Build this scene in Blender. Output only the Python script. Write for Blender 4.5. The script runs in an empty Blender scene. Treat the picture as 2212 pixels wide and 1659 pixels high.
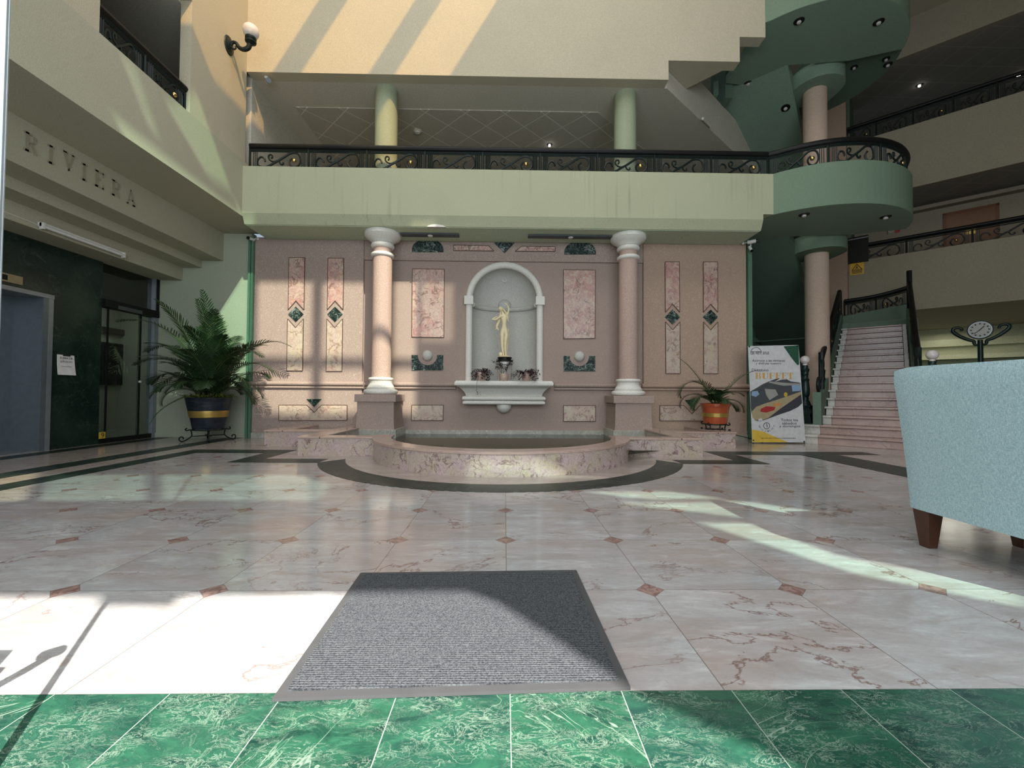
import bpy, math, random
from mathutils import Vector, Matrix
from mathutils.geometry import tessellate_polygon
random.seed(7)
C = bpy.context.scene.collection
PI = math.pi
# ------------------------------------------------------------------ camera
F_, CX, CY, EYE = 915.0, 1106.0, 829.5, 0.816
yc = Vector((-16, -20.5, -F_)).normalized()
xc = Vector((1, -.006, 0)); xc = (xc - yc*xc.dot(yc)).normalized()
zc = xc.cross(yc)
cam = bpy.data.cameras.new('camera'); camo = bpy.data.objects.new('camera', cam); C.objects.link(camo)
cam.sensor_width = 36; cam.lens = F_/2212*36; cam.clip_start = .02; cam.clip_end = 200
R = Matrix((xc, yc, zc))            # world components of camera vectors
camo.matrix_world = Matrix.Translation((0, 0, EYE)) @ R.to_4x4()
bpy.context.scene.camera = camo
def ray(u, v):
    return R @ Vector((u-CX, CY-v, -F_))
def atY(u, v, Y):
    d = ray(u, v); k = Y/d.y
    return Vector((d.x*k, Y, EYE+d.z*k))
def atX(u, v, X):
    d = ray(u, v); k = X/d.x
    return Vector((X, d.y*k, EYE+d.z*k))
def atZ(u, v, Z):
    d = ray(u, v); k = (Z-EYE)/d.z
    return Vector((d.x*k, d.y*k, Z))
TH = math.atan2(.732, .681)
def DT(d, t, z=0):                   # stair-hall axes: d runs up the stair, t to its left
    return Vector((math.cos(TH)*d - math.sin(TH)*t, math.sin(TH)*d + math.cos(TH)*t, z))
def atD(u, v, D):
    r = ray(u, v); n = DT(1, 0); k = D/(r.x*n.x + r.y*n.y)
    return Vector((r.x*k, r.y*k, EYE+r.z*k))
def todt(p):
    return (p.x*math.cos(TH)+p.y*math.sin(TH), -p.x*math.sin(TH)+p.y*math.cos(TH))
# ------------------------------------------------------------------ materials
class NT:
    def __init__(s, name):
        s.m = bpy.data.materials.new(name); s.m.use_nodes = True
        s.n = s.m.node_tree.nodes; s.l = s.m.node_tree.links
        s.b = s.n['Principled BSDF']
    def node(s, t, **k):
        x = s.n.new(t)
        for a, v in k.items():
            if a.startswith('i_'): x.inputs[a[2:].replace('_', ' ')].default_value = v
            else: setattr(x, a, v)
        return x
    def link(s, a, b): s.l.new(a, b)
    def math(s, op, a, b=None, c=None):
        x = s.n.new('ShaderNodeMath'); x.operation = op
        for i, v in enumerate((a, b, c)):
            if v is None: continue
            if isinstance(v, (int, float)): x.inputs[i].default_value = v
            else: s.l.new(v, x.inputs[i])
        return x.outputs[0]
    def mix(s, f, a, b):
        x = s.n.new('ShaderNodeMix'); x.data_type = 'RGBA'
        for sock, v in ((x.inputs[0], f), (x.inputs[6], a), (x.inputs[7], b)):
            if isinstance(v, (int, float)): sock.default_value = v
            elif isinstance(v, tuple): sock.default_value = (*v[:3], 1)
            else: s.l.new(v, sock)
        return x.outputs[2]
    def ramp(s, f, lo, hi, a=0., b=1.):
        x = s.n.new('ShaderNodeMapRange'); x.clamp = True
        x.inputs[1].default_value = lo; x.inputs[2].default_value = hi; x.inputs[3].default_value = a; x.inputs[4].default_value = b
        s.l.new(f, x.inputs[0]); return x.outputs[0]
    def noise(s, vec, scale, detail=3, dist=0., rough=.5):
        x = s.n.new('ShaderNodeTexNoise'); x.inputs['Scale'].default_value = scale
        x.inputs['Detail'].default_value = detail; x.inputs['Distortion'].default_value = dist; x.inputs['Roughness'].default_value = rough
        s.l.new(vec, x.inputs['Vector']); return x.outputs['Fac']
    def obj(s): return s.n.new('ShaderNodeTexCoord').outputs['Object']
    def mapping(s, vec, scale=(1, 1, 1), rot=(0, 0, 0)):
        x = s.n.new('ShaderNodeMapping'); x.inputs['Scale'].default_value = scale; x.inputs['Rotation'].default_value = rot
        s.l.new(vec, x.inputs['Vector']); return x.outputs[0]
    def bump(s, h, st, dist=.01):
        x = s.n.new('ShaderNodeBump'); x.inputs['Strength'].default_value = st; x.inputs['Distance'].default_value = dist
        s.l.new(h, x.inputs['Height']); s.l.new(x.outputs[0], s.b.inputs['Normal'])
    def set(s, col=None, rough=.5, metal=0., spec=.5):
        if isinstance(col, tuple): s.b.inputs['Base Color'].default_value = (*col, 1)
        elif col is not None: s.l.new(col, s.b.inputs['Base Color'])
        if isinstance(rough, (int, float)): s.b.inputs['Roughness'].default_value = rough
        else: s.l.new(rough, s.b.inputs['Roughness'])
        s.b.inputs['Metallic'].default_value = metal; s.b.inputs['Specular IOR Level'].default_value = spec
        return s.m
def dk(c, k): return tuple(x*k for x in c)
def stucco(name, c, grain=90, b=.35, rough=.85, streak=False):
    t = NT(name); v = t.obj()
    f = t.noise(v, grain, 3); g = t.noise(v, 1.3, 4)
    a = t.mix(t.ramp(f, .3, .7), dk(c, .86), dk(c, 1.1))
    a = t.mix(t.ramp(g, .35, .65, 0, .25), a, dk(c, .82))
    if streak:
        w = t.noise(t.mapping(v, (9, 9, .35)), 1.6, 4)
        q = t.noise(t.mapping(v, (.5, .5, .5)), 1.1, 2)
        a = t.mix(t.math('MULTIPLY', t.ramp(w, .56, .72, 0, .6), t.ramp(q, .45, .6)), a, dk(c, .55))
    t.bump(f, b, .006)
    return t.set(a, rough, 0, .3)
def speckle(name, c1, c2, c3, sc=170):
    t = NT(name); v = t.obj()
    f = t.noise(v, sc, 2, 0, .7); h = t.noise(v, sc*.45, 2)
    a = t.mix(t.ramp(f, .42, .58), c1, c2)
    a = t.mix(t.ramp(h, .6, .7, 0, .8), a, c3)
    a = t.mix(t.ramp(t.noise(v, 1.2, 3), .35, .65, 0, .18), a, dk(c1, .7))
    t.bump(f, .5, .004)
    return t.set(a, .8, 0, .3)
def marble(name, base, patch, vein, sc=3., rough=.2, veinw=.018, amt=.85, second=None, spec=.5, stretch=(1, 1, 1)):
    t = NT(name); v = t.mapping(t.obj(), stretch)
    n1 = t.noise(v, sc, 6, .6, .6); n2 = t.noise(v, sc*.6, 5, 1.2, .6); n3 = t.noise(v, sc*2.3, 6, .8, .65)
    a = t.mix(t.ramp(n2, .4, .62), base, patch)
    if second: a = t.mix(t.ramp(n3, .52, .66), a, second)
    ve = t.ramp(t.math('ABSOLUTE', t.math('SUBTRACT', n1, .5)), 0, veinw, amt, 0)
    m2 = t.ramp(t.noise(v, sc*.9, 2), .42, .55)
    ve = t.math('MULTIPLY', ve, m2)
    ve2 = t.ramp(t.math('ABSOLUTE', t.math('SUBTRACT', n3, .47)), 0, veinw*.9, amt*.55, 0)
    a = t.mix(t.math('MAXIMUM', ve, ve2), a, vein)
    return t.set(a, rough, 0, spec)
def plain(name, c, rough=.5, metal=0., spec=.5, em=0.):
    t = NT(name)
    if em:
        t.b.inputs['Emission Color'].default_value = (*c, 1); t.b.inputs['Emission Strength'].default_value = em
    v = t.obj(); a = t.mix(t.ramp(t.noise(v, 14, 3), .3, .7), dk(c, .92), dk(c, 1.06))
    return t.set(a, rough, metal, spec)
M = {}
M['cream'] = stucco('cream_stucco', (.50, .45, .335))
M['olive'] = stucco('olive_stucco', (.44, .45, .31), streak=True)
M['oliveL'] = stucco('olive_stucco_soffit', (.52, .60, .44), 60, .15)
M['leftw'] = stucco('sage_stucco', (.44, .42, .315))
M['plantw'] = stucco('sage_plaster', (.40, .43, .33), 60, .2)
M['ceil'] = stucco('plaster_ceiling', (.58, .54, .46), 40, .08, .7)
M['beige'] = stucco('beige_paint', (.35, .31, .235), 50, .1)
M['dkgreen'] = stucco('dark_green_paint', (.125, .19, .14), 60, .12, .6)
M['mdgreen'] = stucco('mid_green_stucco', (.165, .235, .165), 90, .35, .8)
M['trimgreen'] = plain('green_trim_paint', (.10, .20, .13), .4)
M['pink'] = speckle('pink_granite_render', (.45, .35, .305), (.29, .215, .19), (.61, .525, .465))
M['pinkcol'] = speckle('pink_granite_column', (.55, .41, .355), (.37, .25, .21), (.69, .58, .52), 190)
M['pinkR'] = speckle('brown_pink_render', (.47, .34, .265), (.37, .26, .195), (.56, .43, .34), 120)
M['white'] = stucco('white_plaster_moulding', (.74, .72, .67), 60, .1, .6)
M['niche'] = stucco('grey_plaster_niche', (.55, .54, .505), 50, .08, .6)
M['inlay'] = marble('rose_marble', (.52, .38, .33), (.50, .28, .25), (.14, .07, .055), 5, .35, .03, .95, (.54, .45, .33))
M['inlay2'] = marble('cream_marble', (.55, .46, .38), (.50, .36, .31), (.17, .10, .07), 5.5, .35, .03, .9, (.50, .43, .30))
M['gmarble'] = marble('dark_green_marble', (.007, .018, .015), (.012, .030, .025), (.42, .50, .46), 6, .45, .02, .9, spec=.2)
M['basin'] = marble('rose_grey_marble', (.51, .40, .39), (.47, .40, .30), (.13, .065, .07), 6, .22, .028, .9, (.40, .29, .30))
M['coping'] = marble('brown_pink_marble', (.44, .32, .26), (.50, .36, .31), (.20, .12, .10), 5, .15, .02, .6, stretch=(.4, 3, 3))
M['skirt'] = marble('grey_green_marble', (.42, .42, .36), (.34, .33, .29), (.70, .70, .64), 6, .25, .02, .8)
M['wallmarble'] = marble('black_green_marble_cladding', (.010, .022, .017), (.020, .036, .027), (.10, .13, .11), 2.5, .22, .012, .35, spec=.35)
M['iron'] = plain('dark_green_iron', (.007, .014, .013), .45, 0, .3)
M['ironG'] = plain('bottle_green_iron', (.008, .024, .020), .35, 0, .4)
M['black'] = plain('black_paint', (.006, .006, .006), .45, 0, .25)
M['brass'] = plain('polished_brass', (.75, .52, .20), .22, 1.)
M['goldband'] = plain('gold_band_paint', (.55, .38, .10), .35, .7)
M['globe'] = plain('opal_globe', (.66, .61, .59), .12)
M['statue'] = plain('ivory_resin', (.80, .69, .44), .4)
M['treadp'] = marble('rose_stair_marble', (.35, .24, .21), (.40, .29, .25), (.13, .07, .065), 4, .2, .02, .6, stretch=(1, .35, 1))
M['treadw'] = marble('white_stair_marble', (.58, .56, .51), (.50, .48, .44), (.30, .28, .26), 4, .25)
M['steel'] = plain('brushed_grey_steel', (.17, .20, .225), .35, .5)
M['steelL'] = plain('light_steel_frame', (.30, .33, .36), .35, .5)
M['alu'] = plain('bright_aluminium', (.80, .85, .90), .3, .6)
M['paper'] = plain('white_paper', (.80, .78, .76), .7)
M['ink'] = plain('black_ink', (.02, .02, .02), .6)
M['goldink'] = plain('ochre_ink', (.56, .33, .07), .6)
M['yellowink'] = plain('yellow_ink', (.62, .42, .05), .6)
M['dgink'] = plain('dark_green_ink', (.01, .07, .035), .6)
M['yellow'] = plain('yellow_sign', (.75, .45, .02), .5)
M['red'] = plain('red_sign', (.45, .03, .03), .5)
M['pinkC'] = speckle('pink_brown_column_render', (.66, .50, .40), (.52, .38, .30), (.74, .58, .48), 120)
M['wood'] = plain('orange_brown_door', (.20, .078, .024), .4)
M['legwood'] = plain('dark_walnut', (.065, .026, .014), .25)
M['whitepl'] = plain('white_plastic', (.72, .71, .68), .4)
M['blackgl'] = plain('black_lens', (.01, .01, .012), .08)
M['potblue'] = marble('midnight_blue_glaze', (.007, .012, .02), (.016, .026, .04), (.08, .10, .12), 8, .3, .02, .5, stretch=(.5, .5, 4))
M['terracotta'] = plain('glazed_terracotta', (.42, .085, .03), .25)
M['soil'] = plain('dark_soil', (.03, .02, .012), .9)
M['rosepot'] = marble('rose_ceramic', (.50, .34, .27), (.58, .46, .38), (.2, .1, .08), 20, .4)
M['greymarble'] = marble('pale_grey_marble', (.50, .50, .46), (.42, .36, .33), (.25, .22, .2), 12, .25)
M['tube'] = plain('frosted_tube', (.75, .74, .74), .3)
M['chrome'] = plain('chrome_reflector', (.75, .73, .68), .12, 1.)
M['lampon'] = plain('lit_lamp', (1, .95, .85), .4, em=14)
M['leaf'] = plain('palm_leaf_green', (.032, .075, .018), .5)
M['leafL'] = plain('fresh_palm_leaf', (.10, .22, .05), .45)
M['leafD'] = plain('dark_palm_leaf', (.018, .045, .014), .5)
M['stem'] = plain('olive_stem', (.065, .085, .028), .5)
M['purple'] = plain('purple_leaf', (.055, .018, .03), .5)
M['darkleaf'] = plain('dark_trailing_leaf', (.02, .03, .02), .5)
M['rod'] = plain('grey_metal_strip', (.06, .07, .08), .5)
def frondmat(name, c):
    t = NT(name); return t.set(c, .5)
# glass
def glassm(name, tint, rf=.12, dark=0.):
    t = NT(name); nt = t.m.node_tree; t.n.remove(t.b)
    tr = t.node('ShaderNodeBsdfTransparent'); tr.inputs[0].default_value = (*tint, 1)
    gl = t.node('ShaderNodeBsdfGlossy'); gl.inputs['Roughness'].default_value = .02
    mx = t.node('ShaderNodeMixShader'); lw = t.node('ShaderNodeFresnel'); lw.inputs[0].default_value = 1.45
    ge = t.node('ShaderNodeNewGeometry')
    t.link(t.math('MULTIPLY', t.math('ADD', lw.outputs[0], rf*.3), t.math('SUBTRACT', 1., ge.outputs['Backfacing'])), mx.inputs[0]); t.link(tr.outputs[0], mx.inputs[1]); t.link(gl.outputs[0], mx.inputs[2])
    t.link(mx.outputs[0], t.n['Material Output'].inputs[0]); return t.m
M['glass'] = glassm('grey_glass', (.66, .74, .70), .1)
M['glassD'] = glassm('dark_glass', (.22, .28, .25), .2)
def pane_filter(name, tint):  # colour filter for the panes added in the sun openings
    t = NT(name); t.n.remove(t.b)
    tr = t.node('ShaderNodeBsdfTransparent'); tr.inputs[0].default_value = (*tint, 1)
    t.link(tr.outputs[0], t.n['Material Output'].inputs[0]); return t.m
def water():
    t = NT('still_water'); t.n.remove(t.b)
    tr = t.node('ShaderNodeBsdfTransparent'); tr.inputs[0].default_value = (.50, .52, .40, 1)
    gl = t.node('ShaderNodeBsdfGlossy'); gl.inputs['Roughness'].default_value = .03
    mx = t.node('ShaderNodeMixShader'); fr = t.node('ShaderNodeFresnel'); fr.inputs[0].default_value = 1.33
    b = t.node('ShaderNodeBump'); b.inputs['Strength'].default_value = .04; b.inputs['Distance'].default_value = .02
    t.link(t.noise(t.obj(), 6, 2), b.inputs['Height']); t.link(b.outputs[0], gl.inputs['Normal'])
    t.link(fr.outputs[0], mx.inputs[0]); t.link(tr.outputs[0], mx.inputs[1]); t.link(gl.outputs[0], mx.inputs[2])
    t.link(mx.outputs[0], t.n['Material Output'].inputs[0]); return t.m
M['water'] = water()
def floor_tiles():
    """0.6 m veined marble slabs laid in a grid with small rose lozenges set at the corners"""
    t = NT('tiled_marble_floor'); v = t.obj()
    sep = t.node('ShaderNodeSeparateXYZ'); t.link(v, sep.inputs[0])
    S = .6
    ux = t.math('DIVIDE', t.math('SUBTRACT', sep.outputs[0], .013), S); uy = t.math('DIVIDE', t.math('SUBTRACT', sep.outputs[1], 1.778), S)
    ix, iy = t.math('FLOOR', ux), t.math('FLOOR', uy)
    fx, fy = t.math('SUBTRACT', ux, t.math('ROUND', ux)), t.math('SUBTRACT', uy, t.math('ROUND', uy))
    ax, ay = t.math('ABSOLUTE', fx), t.math('ABSOLUTE', fy)
    cb = t.node('ShaderNodeCombineXYZ'); t.link(ix, cb.inputs[0]); t.link(iy, cb.inputs[1])
    wn = t.node('ShaderNodeTexWhiteNoise', noise_dimensions='3D'); t.link(cb.outputs[0], wn.inputs['Vector'])
    off = t.node('ShaderNodeVectorMath', operation='SCALE'); t.link(wn.outputs['Color'], off.inputs[0]); off.inputs['Scale'].default_value = 14
    ad = t.node('ShaderNodeVectorMath', operation='ADD'); t.link(v, ad.inputs[0]); t.link(off.outputs[0], ad.inputs[1])
    vec = t.mapping(ad.outputs[0], (1, 1.5, 1), (0, 0, .5))
    n0 = t.noise(vec, 1.3, 4, .6); n1 = t.noise(vec, 1.1, 7, .5, .62); n2 = t.noise(vec, 2.6, 6, 1.6, .65); n3 = t.noise(t.mapping(ad.outputs[0], (2, 7, 1), (0, 0, .35)), 2.2, 6, .6, .7)
    sepw = t.node('ShaderNodeSeparateColor'); t.link(wn.outputs['Color'], sepw.inputs[0])
    a = t.mix(t.ramp(sepw.outputs[0], 0, 1), (.41, .405, .405), (.335, .335, .345))
    n6 = t.noise(t.mapping(ad.outputs[0], (5, 14, 1), (0, 0, .3)), 5, 5, .4, .75)
    a = t.mix(t.ramp(n6, .5, .72, 0, .45), a, (.27, .26, .27))
    a = t.mix(t.ramp(n6, .28, .46, .35, 0), a, (.56, .57, .59))
    n4 = t.noise(t.mapping(ad.outputs[0], (.9, 3.2, 1), (0, 0, -.12)), 1.7, 6, 1.2, .7)
    a = t.mix(t.ramp(n4, .48, .66, 0, .6), a, (.27, .235, .21))
    a = t.mix(t.ramp(n0, .46, .66, 0, .65), a, (.34, .265, .245))
    a = t.mix(t.ramp(n3, .45, .75, 0, .55), a, (.25, .225, .22))
    a = t.mix(t.ramp(n3, .28, .45, .5, 0), a, (.55, .56, .56))
    ve = t.math('MULTIPLY', t.ramp(t.math('ABSOLUTE', t.math('SUBTRACT', n1, .5)), 0, .009, .9, 0), t.ramp(t.noise(vec, .9, 2), .44, .54))
    a = t.mix(ve, a, (.16, .085, .07))
    ve = t.math('MULTIPLY', t.ramp(t.math('ABSOLUTE', t.math('SUBTRACT', n2, .5)), 0, .008, .6, 0), t.ramp(t.noise(vec, 1.4, 2), .52, .62))
    a = t.mix(ve, a, (.30, .20, .13))
    row = t.math('GREATER_THAN', sep.outputs[1], 1.45)
    loz = t.math('MULTIPLY', t.math('LESS_THAN', t.math('ADD', ax, ay), .098), row)
    lc = t.mix(t.ramp(t.noise(v, 30, 4, 1), .4, .6), (.19, .115, .10), (.31, .205, .185))
    edge = t.math('LESS_THAN', t.math('ABSOLUTE', t.math('SUBTRACT', t.math('ADD', ax, ay), .098)), .004)
    grout = t.math('LESS_THAN', t.math('MINIMUM', ax, ay), .0028)
    a = t.mix(t.math('MULTIPLY', grout, .75), a, (.10, .08, .07))
    a = t.mix(loz, a, lc)
    a = t.mix(t.math('MULTIPLY', t.math('MULTIPLY', edge, row), .5), a, (.10, .08, .07))
    return t.set(a, t.ramp(n0, .3, .7, .08, .16), 0, .38)
M['lit_green'] = stucco('lit_green_paint', (.23, .32, .245), 60, .12, .6)  # dark green paint lightened in place of light bounced onto the undersides
M['floor'] = floor_tiles()
def floor_plain(name, a0, b0, dkc, rg=.14, sp=.3):
    t = NT(name); v = t.obj()
    n = t.noise(t.mapping(v, (1, 3, 1)), 2, 5, .8); n1 = t.noise(v, 3, 6, .8, .6)
    a = t.mix(t.ramp(n, .35, .65), a0, b0)
    a = t.mix(t.ramp(t.math('ABSOLUTE', t.math('SUBTRACT', n1, .5)), 0, .01, .6, 0), a, dkc)
    return t.set(a, rg, 0, sp)
M['beigefloor'] = floor_plain('beige_floor_marble', (.41, .355, .315), (.35, .29, .26), (.22, .14, .12))
M['bandfloor'] = floor_plain('dark_green_floor_marble', (.014, .022, .019), (.026, .037, .031), (.10, .125, .11), .3, .08)
def green_floor():
    t = NT('green_veined_floor_marble'); v = t.obj()
    sep = t.node('ShaderNodeSeparateXYZ'); t.link(v, sep.inputs[0])
    ux = t.math('DIVIDE', t.math('SUBTRACT', sep.outputs[0], .02), .306)
    ix = t.math('FLOOR', ux); fx = t.math('ABSOLUTE', t.math('SUBTRACT', ux, t.math('ROUND', ux)))
    cb = t.node('ShaderNodeCombineXYZ'); t.link(ix, cb.inputs[0])
    wn = t.node('ShaderNodeTexWhiteNoise', noise_dimensions='3D'); t.link(cb.outputs[0], wn.inputs['Vector'])
    off = t.node('ShaderNodeVectorMath', operation='SCALE'); t.link(wn.outputs['Color'], off.inputs[0]); off.inputs['Scale'].default_value = 11
    ad = t.node('ShaderNodeVectorMath', operation='ADD'); t.link(v, ad.inputs[0]); t.link(off.outputs[0], ad.inputs[1])
    w = ad.outputs[0]
    w2 = t.mapping(w, (1, 2.0, 1), (0, 0, .55)); n1 = t.noise(w2, 6, 9, 1.1, .72); n2 = t.noise(w2, 15, 8, 1.6, .75); n3 = t.noise(w, 2.2, 5, 1., .6)
    a = t.mix(t.ramp(n1, .36, .64), (.006, .028, .022), (.024, .105, .060))
    a = t.mix(t.ramp(n2, .56, .72, 0, .55), a, (.07, .19, .13))
    sepw = t.node('ShaderNodeSeparateColor'); t.link(wn.outputs['Color'], sepw.inputs[0])
    a = t.mix(t.ramp(sepw.outputs[1], 0, 1, 0, .3), a, (.02, .07, .06))
    v1 = t.math('MULTIPLY', t.ramp(t.math('ABSOLUTE', t.math('SUBTRACT', n3, .5)), 0, .0035, .6, 0), t.ramp(t.noise(w, 2, 2), .5, .62))
    v2 = t.math('MULTIPLY', t.ramp(t.math('ABSOLUTE', t.math('SUBTRACT', n2, .5)), 0, .022, .6, 0), t.ramp(t.noise(w2, 7, 3), .42, .58))
    v3 = t.math('MULTIPLY', t.ramp(t.math('ABSOLUTE', t.math('SUBTRACT', n1, .47)), 0, .006, .55, 0), t.ramp(t.noise(w, 3, 2), .46, .62))
    a = t.mix(t.math('MAXIMUM', v3, t.math('MAXIMUM', v1, v2)), a, (.36, .45, .36))
    a = t.mix(t.math('LESS_THAN', fx, .004), a, (.30, .34, .29))
    return t.set(a, .12, 0, .5)
M['greenfloor'] = green_floor()
def matm():
    t = NT('ribbed_grey_carpet'); v = t.obj()
    sep = t.node('ShaderNodeSeparateXYZ'); t.link(v, sep.inputs[0])
    f = t.noise(v, 190, 2, 0, .8)
    rib = t.math('SINE', t.math('MULTIPLY', sep.outputs[1], 2*PI/.0098))
    h = t.math('ADD', t.math('MULTIPLY', rib, .12), f)
    a = t.mix(t.ramp(h, .32, .75), (.02, .023, .028), (.125, .132, .142))
    t.bump(h, .6, .003)
    return t.set(a, .95, 0, .1)
M['mat'] = matm()
def fabric():
    t = NT('pale_blue_woven_fabric'); v = t.obj()
    f = t.noise(t.mapping(v, (1, 1, 5)), 90, 3, 0, .7); g = t.noise(t.mapping(v, (4, 4, 1)), 70, 3, 0, .7)
    h = t.math('ADD', t.math('MULTIPLY', f, .5), t.math('MULTIPLY', g, .5))
    a = t.mix(t.ramp(h, .40, .60), (.28, .42, .48), (.53, .69, .73))
    t.bump(h, .4, .003)
    return t.set(a, .9, 0, .2)
M['fabric'] = fabric()
def ceiltile():
    """0.54 m ceiling tiles laid on the diagonal"""
    t = NT('diagonal_ceiling_tiles'); v = t.mapping(t.obj(), (1, 1, 1), (0, 0, PI/4))
    sep = t.node('ShaderNodeSeparateXYZ'); t.link(v, sep.inputs[0])
    g = []
    for i in (0, 1):
        u = t.math('DIVIDE', t.math('ADD', sep.outputs[i], 5.05), .53)
        g.append(t.math('ABSOLUTE', t.math('SUBTRACT', u, t.math('ROUND', u))))
    ln = t.math('LESS_THAN', t.math('MINIMUM', g[0], g[1]), .017)
    a = t.mix(t.ramp(t.noise(t.obj(), 30, 3), .3, .7), (.42, .38, .325), (.47, .43, .37))
    a = t.mix(ln, a, (.68, .65, .58)); return t.set(a, .8)
M['ceiltile'] = ceiltile()
def gridtile():
    t = NT('square_ceiling_tiles'); v = t.obj()
    sep = t.node('ShaderNodeSeparateXYZ'); t.link(v, sep.inputs[0])
    g = []
    for i in (0, 1):
        u = t.math('DIVIDE', sep.outputs[i], .6); g.append(t.math('ABSOLUTE', t.math('SUBTRACT', u, t.math('ROUND', u))))
    ln = t.math('LESS_THAN', t.math('MINIMUM', g[0], g[1]), .015)
    return t.set(t.mix(ln, (.30, .275, .235), (.42, .39, .34)), .8)
M['gridtile'] = gridtile()
# ------------------------------------------------------------------ mesh builder
def frame(dirv, up=Vector((0, 0, 1))):
    d = dirv.normalized(); u = up
    if abs(d.dot(u)) > .98: u = Vector((0, 1, 0))
    a = d.cross(u).normalized(); return a, a.cross(d).normalized()
class MB:
    def __init__(s): s.v = []; s.f = []
    def add(s, vs, fs):
        o = len(s.v); s.v += [tuple(p) for p in vs]; s.f += [tuple(i+o for i in f) for f in fs]; return s
    def box(s, x0, x1, y0, y1, z0, z1, T=None):
        v = [Vector(p) for p in ((x0, y0, z0), (x1, y0, z0), (x1, y1, z0), (x0, y1, z0), (x0, y0, z1), (x1, y0, z1), (x1, y1, z1), (x0, y1, z1))]
        if T: v = [T(p) for p in v]
        return s.add(v, [(0, 3, 2, 1), (4, 5, 6, 7), (0, 1, 5, 4), (1, 2, 6, 5), (2, 3, 7, 6), (3, 0, 4, 7)])
    def quad(s, *p): return s.add(p, [tuple(range(len(p)))])
    def prism(s, poly, a, b, axis='Y', holes=(), T=None):
        """poly = 2-D outline; axis Z:(x,y) Y:(x,z) X:(y,z)"""
        def P(p, h):
            q = {'Z': (p[0], p[1], h), 'Y': (p[0], h, p[1]), 'X': (h, p[0], p[1])}[axis]
            q = Vector(q); return T(q) if T else q
        loops = [list(poly)]+[list(h) for h in holes]
        flat = [p for lp in loops for p in lp]
        tri = tessellate_polygon([[Vector((p[0], p[1], 0)) for p in lp] for lp in loops])
        n = len(flat)
        vs = [P(p, a) for p in flat]+[P(p, b) for p in flat]
        fs = [tuple(t) for t in tri]+[tuple(i+n for i in reversed(t)) for t in tri]
        k = 0
        for lp in loops:
            m = len(lp)
            for i in range(m): j = (i+1) % m; fs.append((k+i, k+j, n+k+j, n+k+i))
            k += m
        return s.add(vs, fs)
    def lathe(s, prof, c=(0, 0, 0), n=32, a0=0, a1=2*PI, T=None):
        full = abs(a1-a0-2*PI) < 1e-6; m = n if full else n+1
        vs = []
        for r, z in prof:
            for i in range(m):
                a = a0+(a1-a0)*i/n; q = Vector((c[0]+r*math.cos(a), c[1]+r*math.sin(a), c[2]+z)); vs.append(T(q) if T else q)
        fs = []
        for j in range(len(prof)-1):
            for i in range(n):
                i2 = (i+1) % m; fs.append((j*m+i, j*m+i2, (j+1)*m+i2, (j+1)*m+i))
        if full:
            if prof[0][0] > 1e-5: fs.append(tuple(reversed(range(m))))
            if prof[-1][0] > 1e-5: fs.append(tuple((len(prof)-1)*m+i for i in range(m)))
        return s.add(vs, fs)
    def tube(s, pts, r, n=6, closed=False, flat=None):
        pts = [Vector(p) for p in pts]; N = len(pts); vs = []
        a = None
        for i, p in enumerate(pts):
            q0 = pts[(i-1) % N] if (closed or i) else p; q1 = pts[(i+1) % N] if (closed or i < N-1) else p
            d = (q1-q0)
            if d.length < 1e-9: d = Vector((0, 0, 1))
            d.normalize()
            if a is None: a, _ = frame(d)
            a = (a-d*a.dot(d)).normalized(); b = d.cross(a)
            rr = r[i] if isinstance(r, (list, tuple)) else r
            for k in range(n):
                t = 2*PI*k/n; vs.append(p+a*math.cos(t)*rr+b*math.sin(t)*rr)
        fs = []
        for i in range(N if closed else N-1):
            i2 = (i+1) % N
            for k in range(n): k2 = (k+1) % n; fs.append((i*n+k, i*n+k2, i2*n+k2, i2*n+k))
        if not closed: fs += [tuple(reversed(range(n))), tuple((N-1)*n+k for k in range(n))]
        return s.add(vs, fs)
    def sphere(s, c, r, n=20, m=12, sc=(1, 1, 1)):
        prof = [(max(1e-6, math.sin(PI*i/m))*r, -math.cos(PI*i/m)*r) for i in range(m+1)]
        c = Vector(c)
        return s.lathe(prof, (0, 0, 0), n, T=lambda q: Vector((q.x*sc[0], q.y*sc[1], q.z*sc[2]))+c)
    def build(s, name, mat, parent=None, smooth=False, bevel=0, world=None, ang=38):
        me = bpy.data.meshes.new(name); 
        v = s.v
        if parent is not None:
            iv = parent.matrix_basis.inverted(); pp = parent.parent
            if pp is not None: iv = (pp.matrix_basis @ parent.matrix_basis).inverted()
            v = [tuple(iv @ Vector(p)) for p in s.v]
        me.from_pydata(v, [], s.f); me.validate(); me.update()
        import bmesh
        bm = bmesh.new(); bm.from_mesh(me); bmesh.ops.recalc_face_normals(bm, faces=bm.faces); bm.to_mesh(me); bm.free()
        if smooth: me.shade_smooth(); me.set_sharp_from_angle(angle=math.radians(ang))
        o = bpy.data.objects.new(name, me); C.objects.link(o)
        me.materials.append(M[mat] if isinstance(mat, str) else mat)
        if parent is not None: o.parent = parent
        if bevel:
            b = o.modifiers.new('edge', 'BEVEL'); b.width = bevel; b.segments = 2; b.limit_method = 'ANGLE'; b.angle_limit = .6
        return o
def spline(pts, n=8, closed=False):
    pts = [Vector(p) for p in pts]; out = []; N = len(pts)
    for i in range(N if closed else N-1):
        g = lambda k: pts[k % N] if closed else pts[max(0, min(N-1, k))]
        p0, p1, p2, p3 = g(i-1), g(i), g(i+1), g(i+2)
        for j in range(n):
            t = j/n
            out.append(.5*((2*p1)+(p2-p0)*t+(2*p0-5*p1+4*p2-p3)*t*t+(3*p1-p0-3*p2+p3)*t**3))
    if not closed: out.append(pts[-1])
    return out
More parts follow.
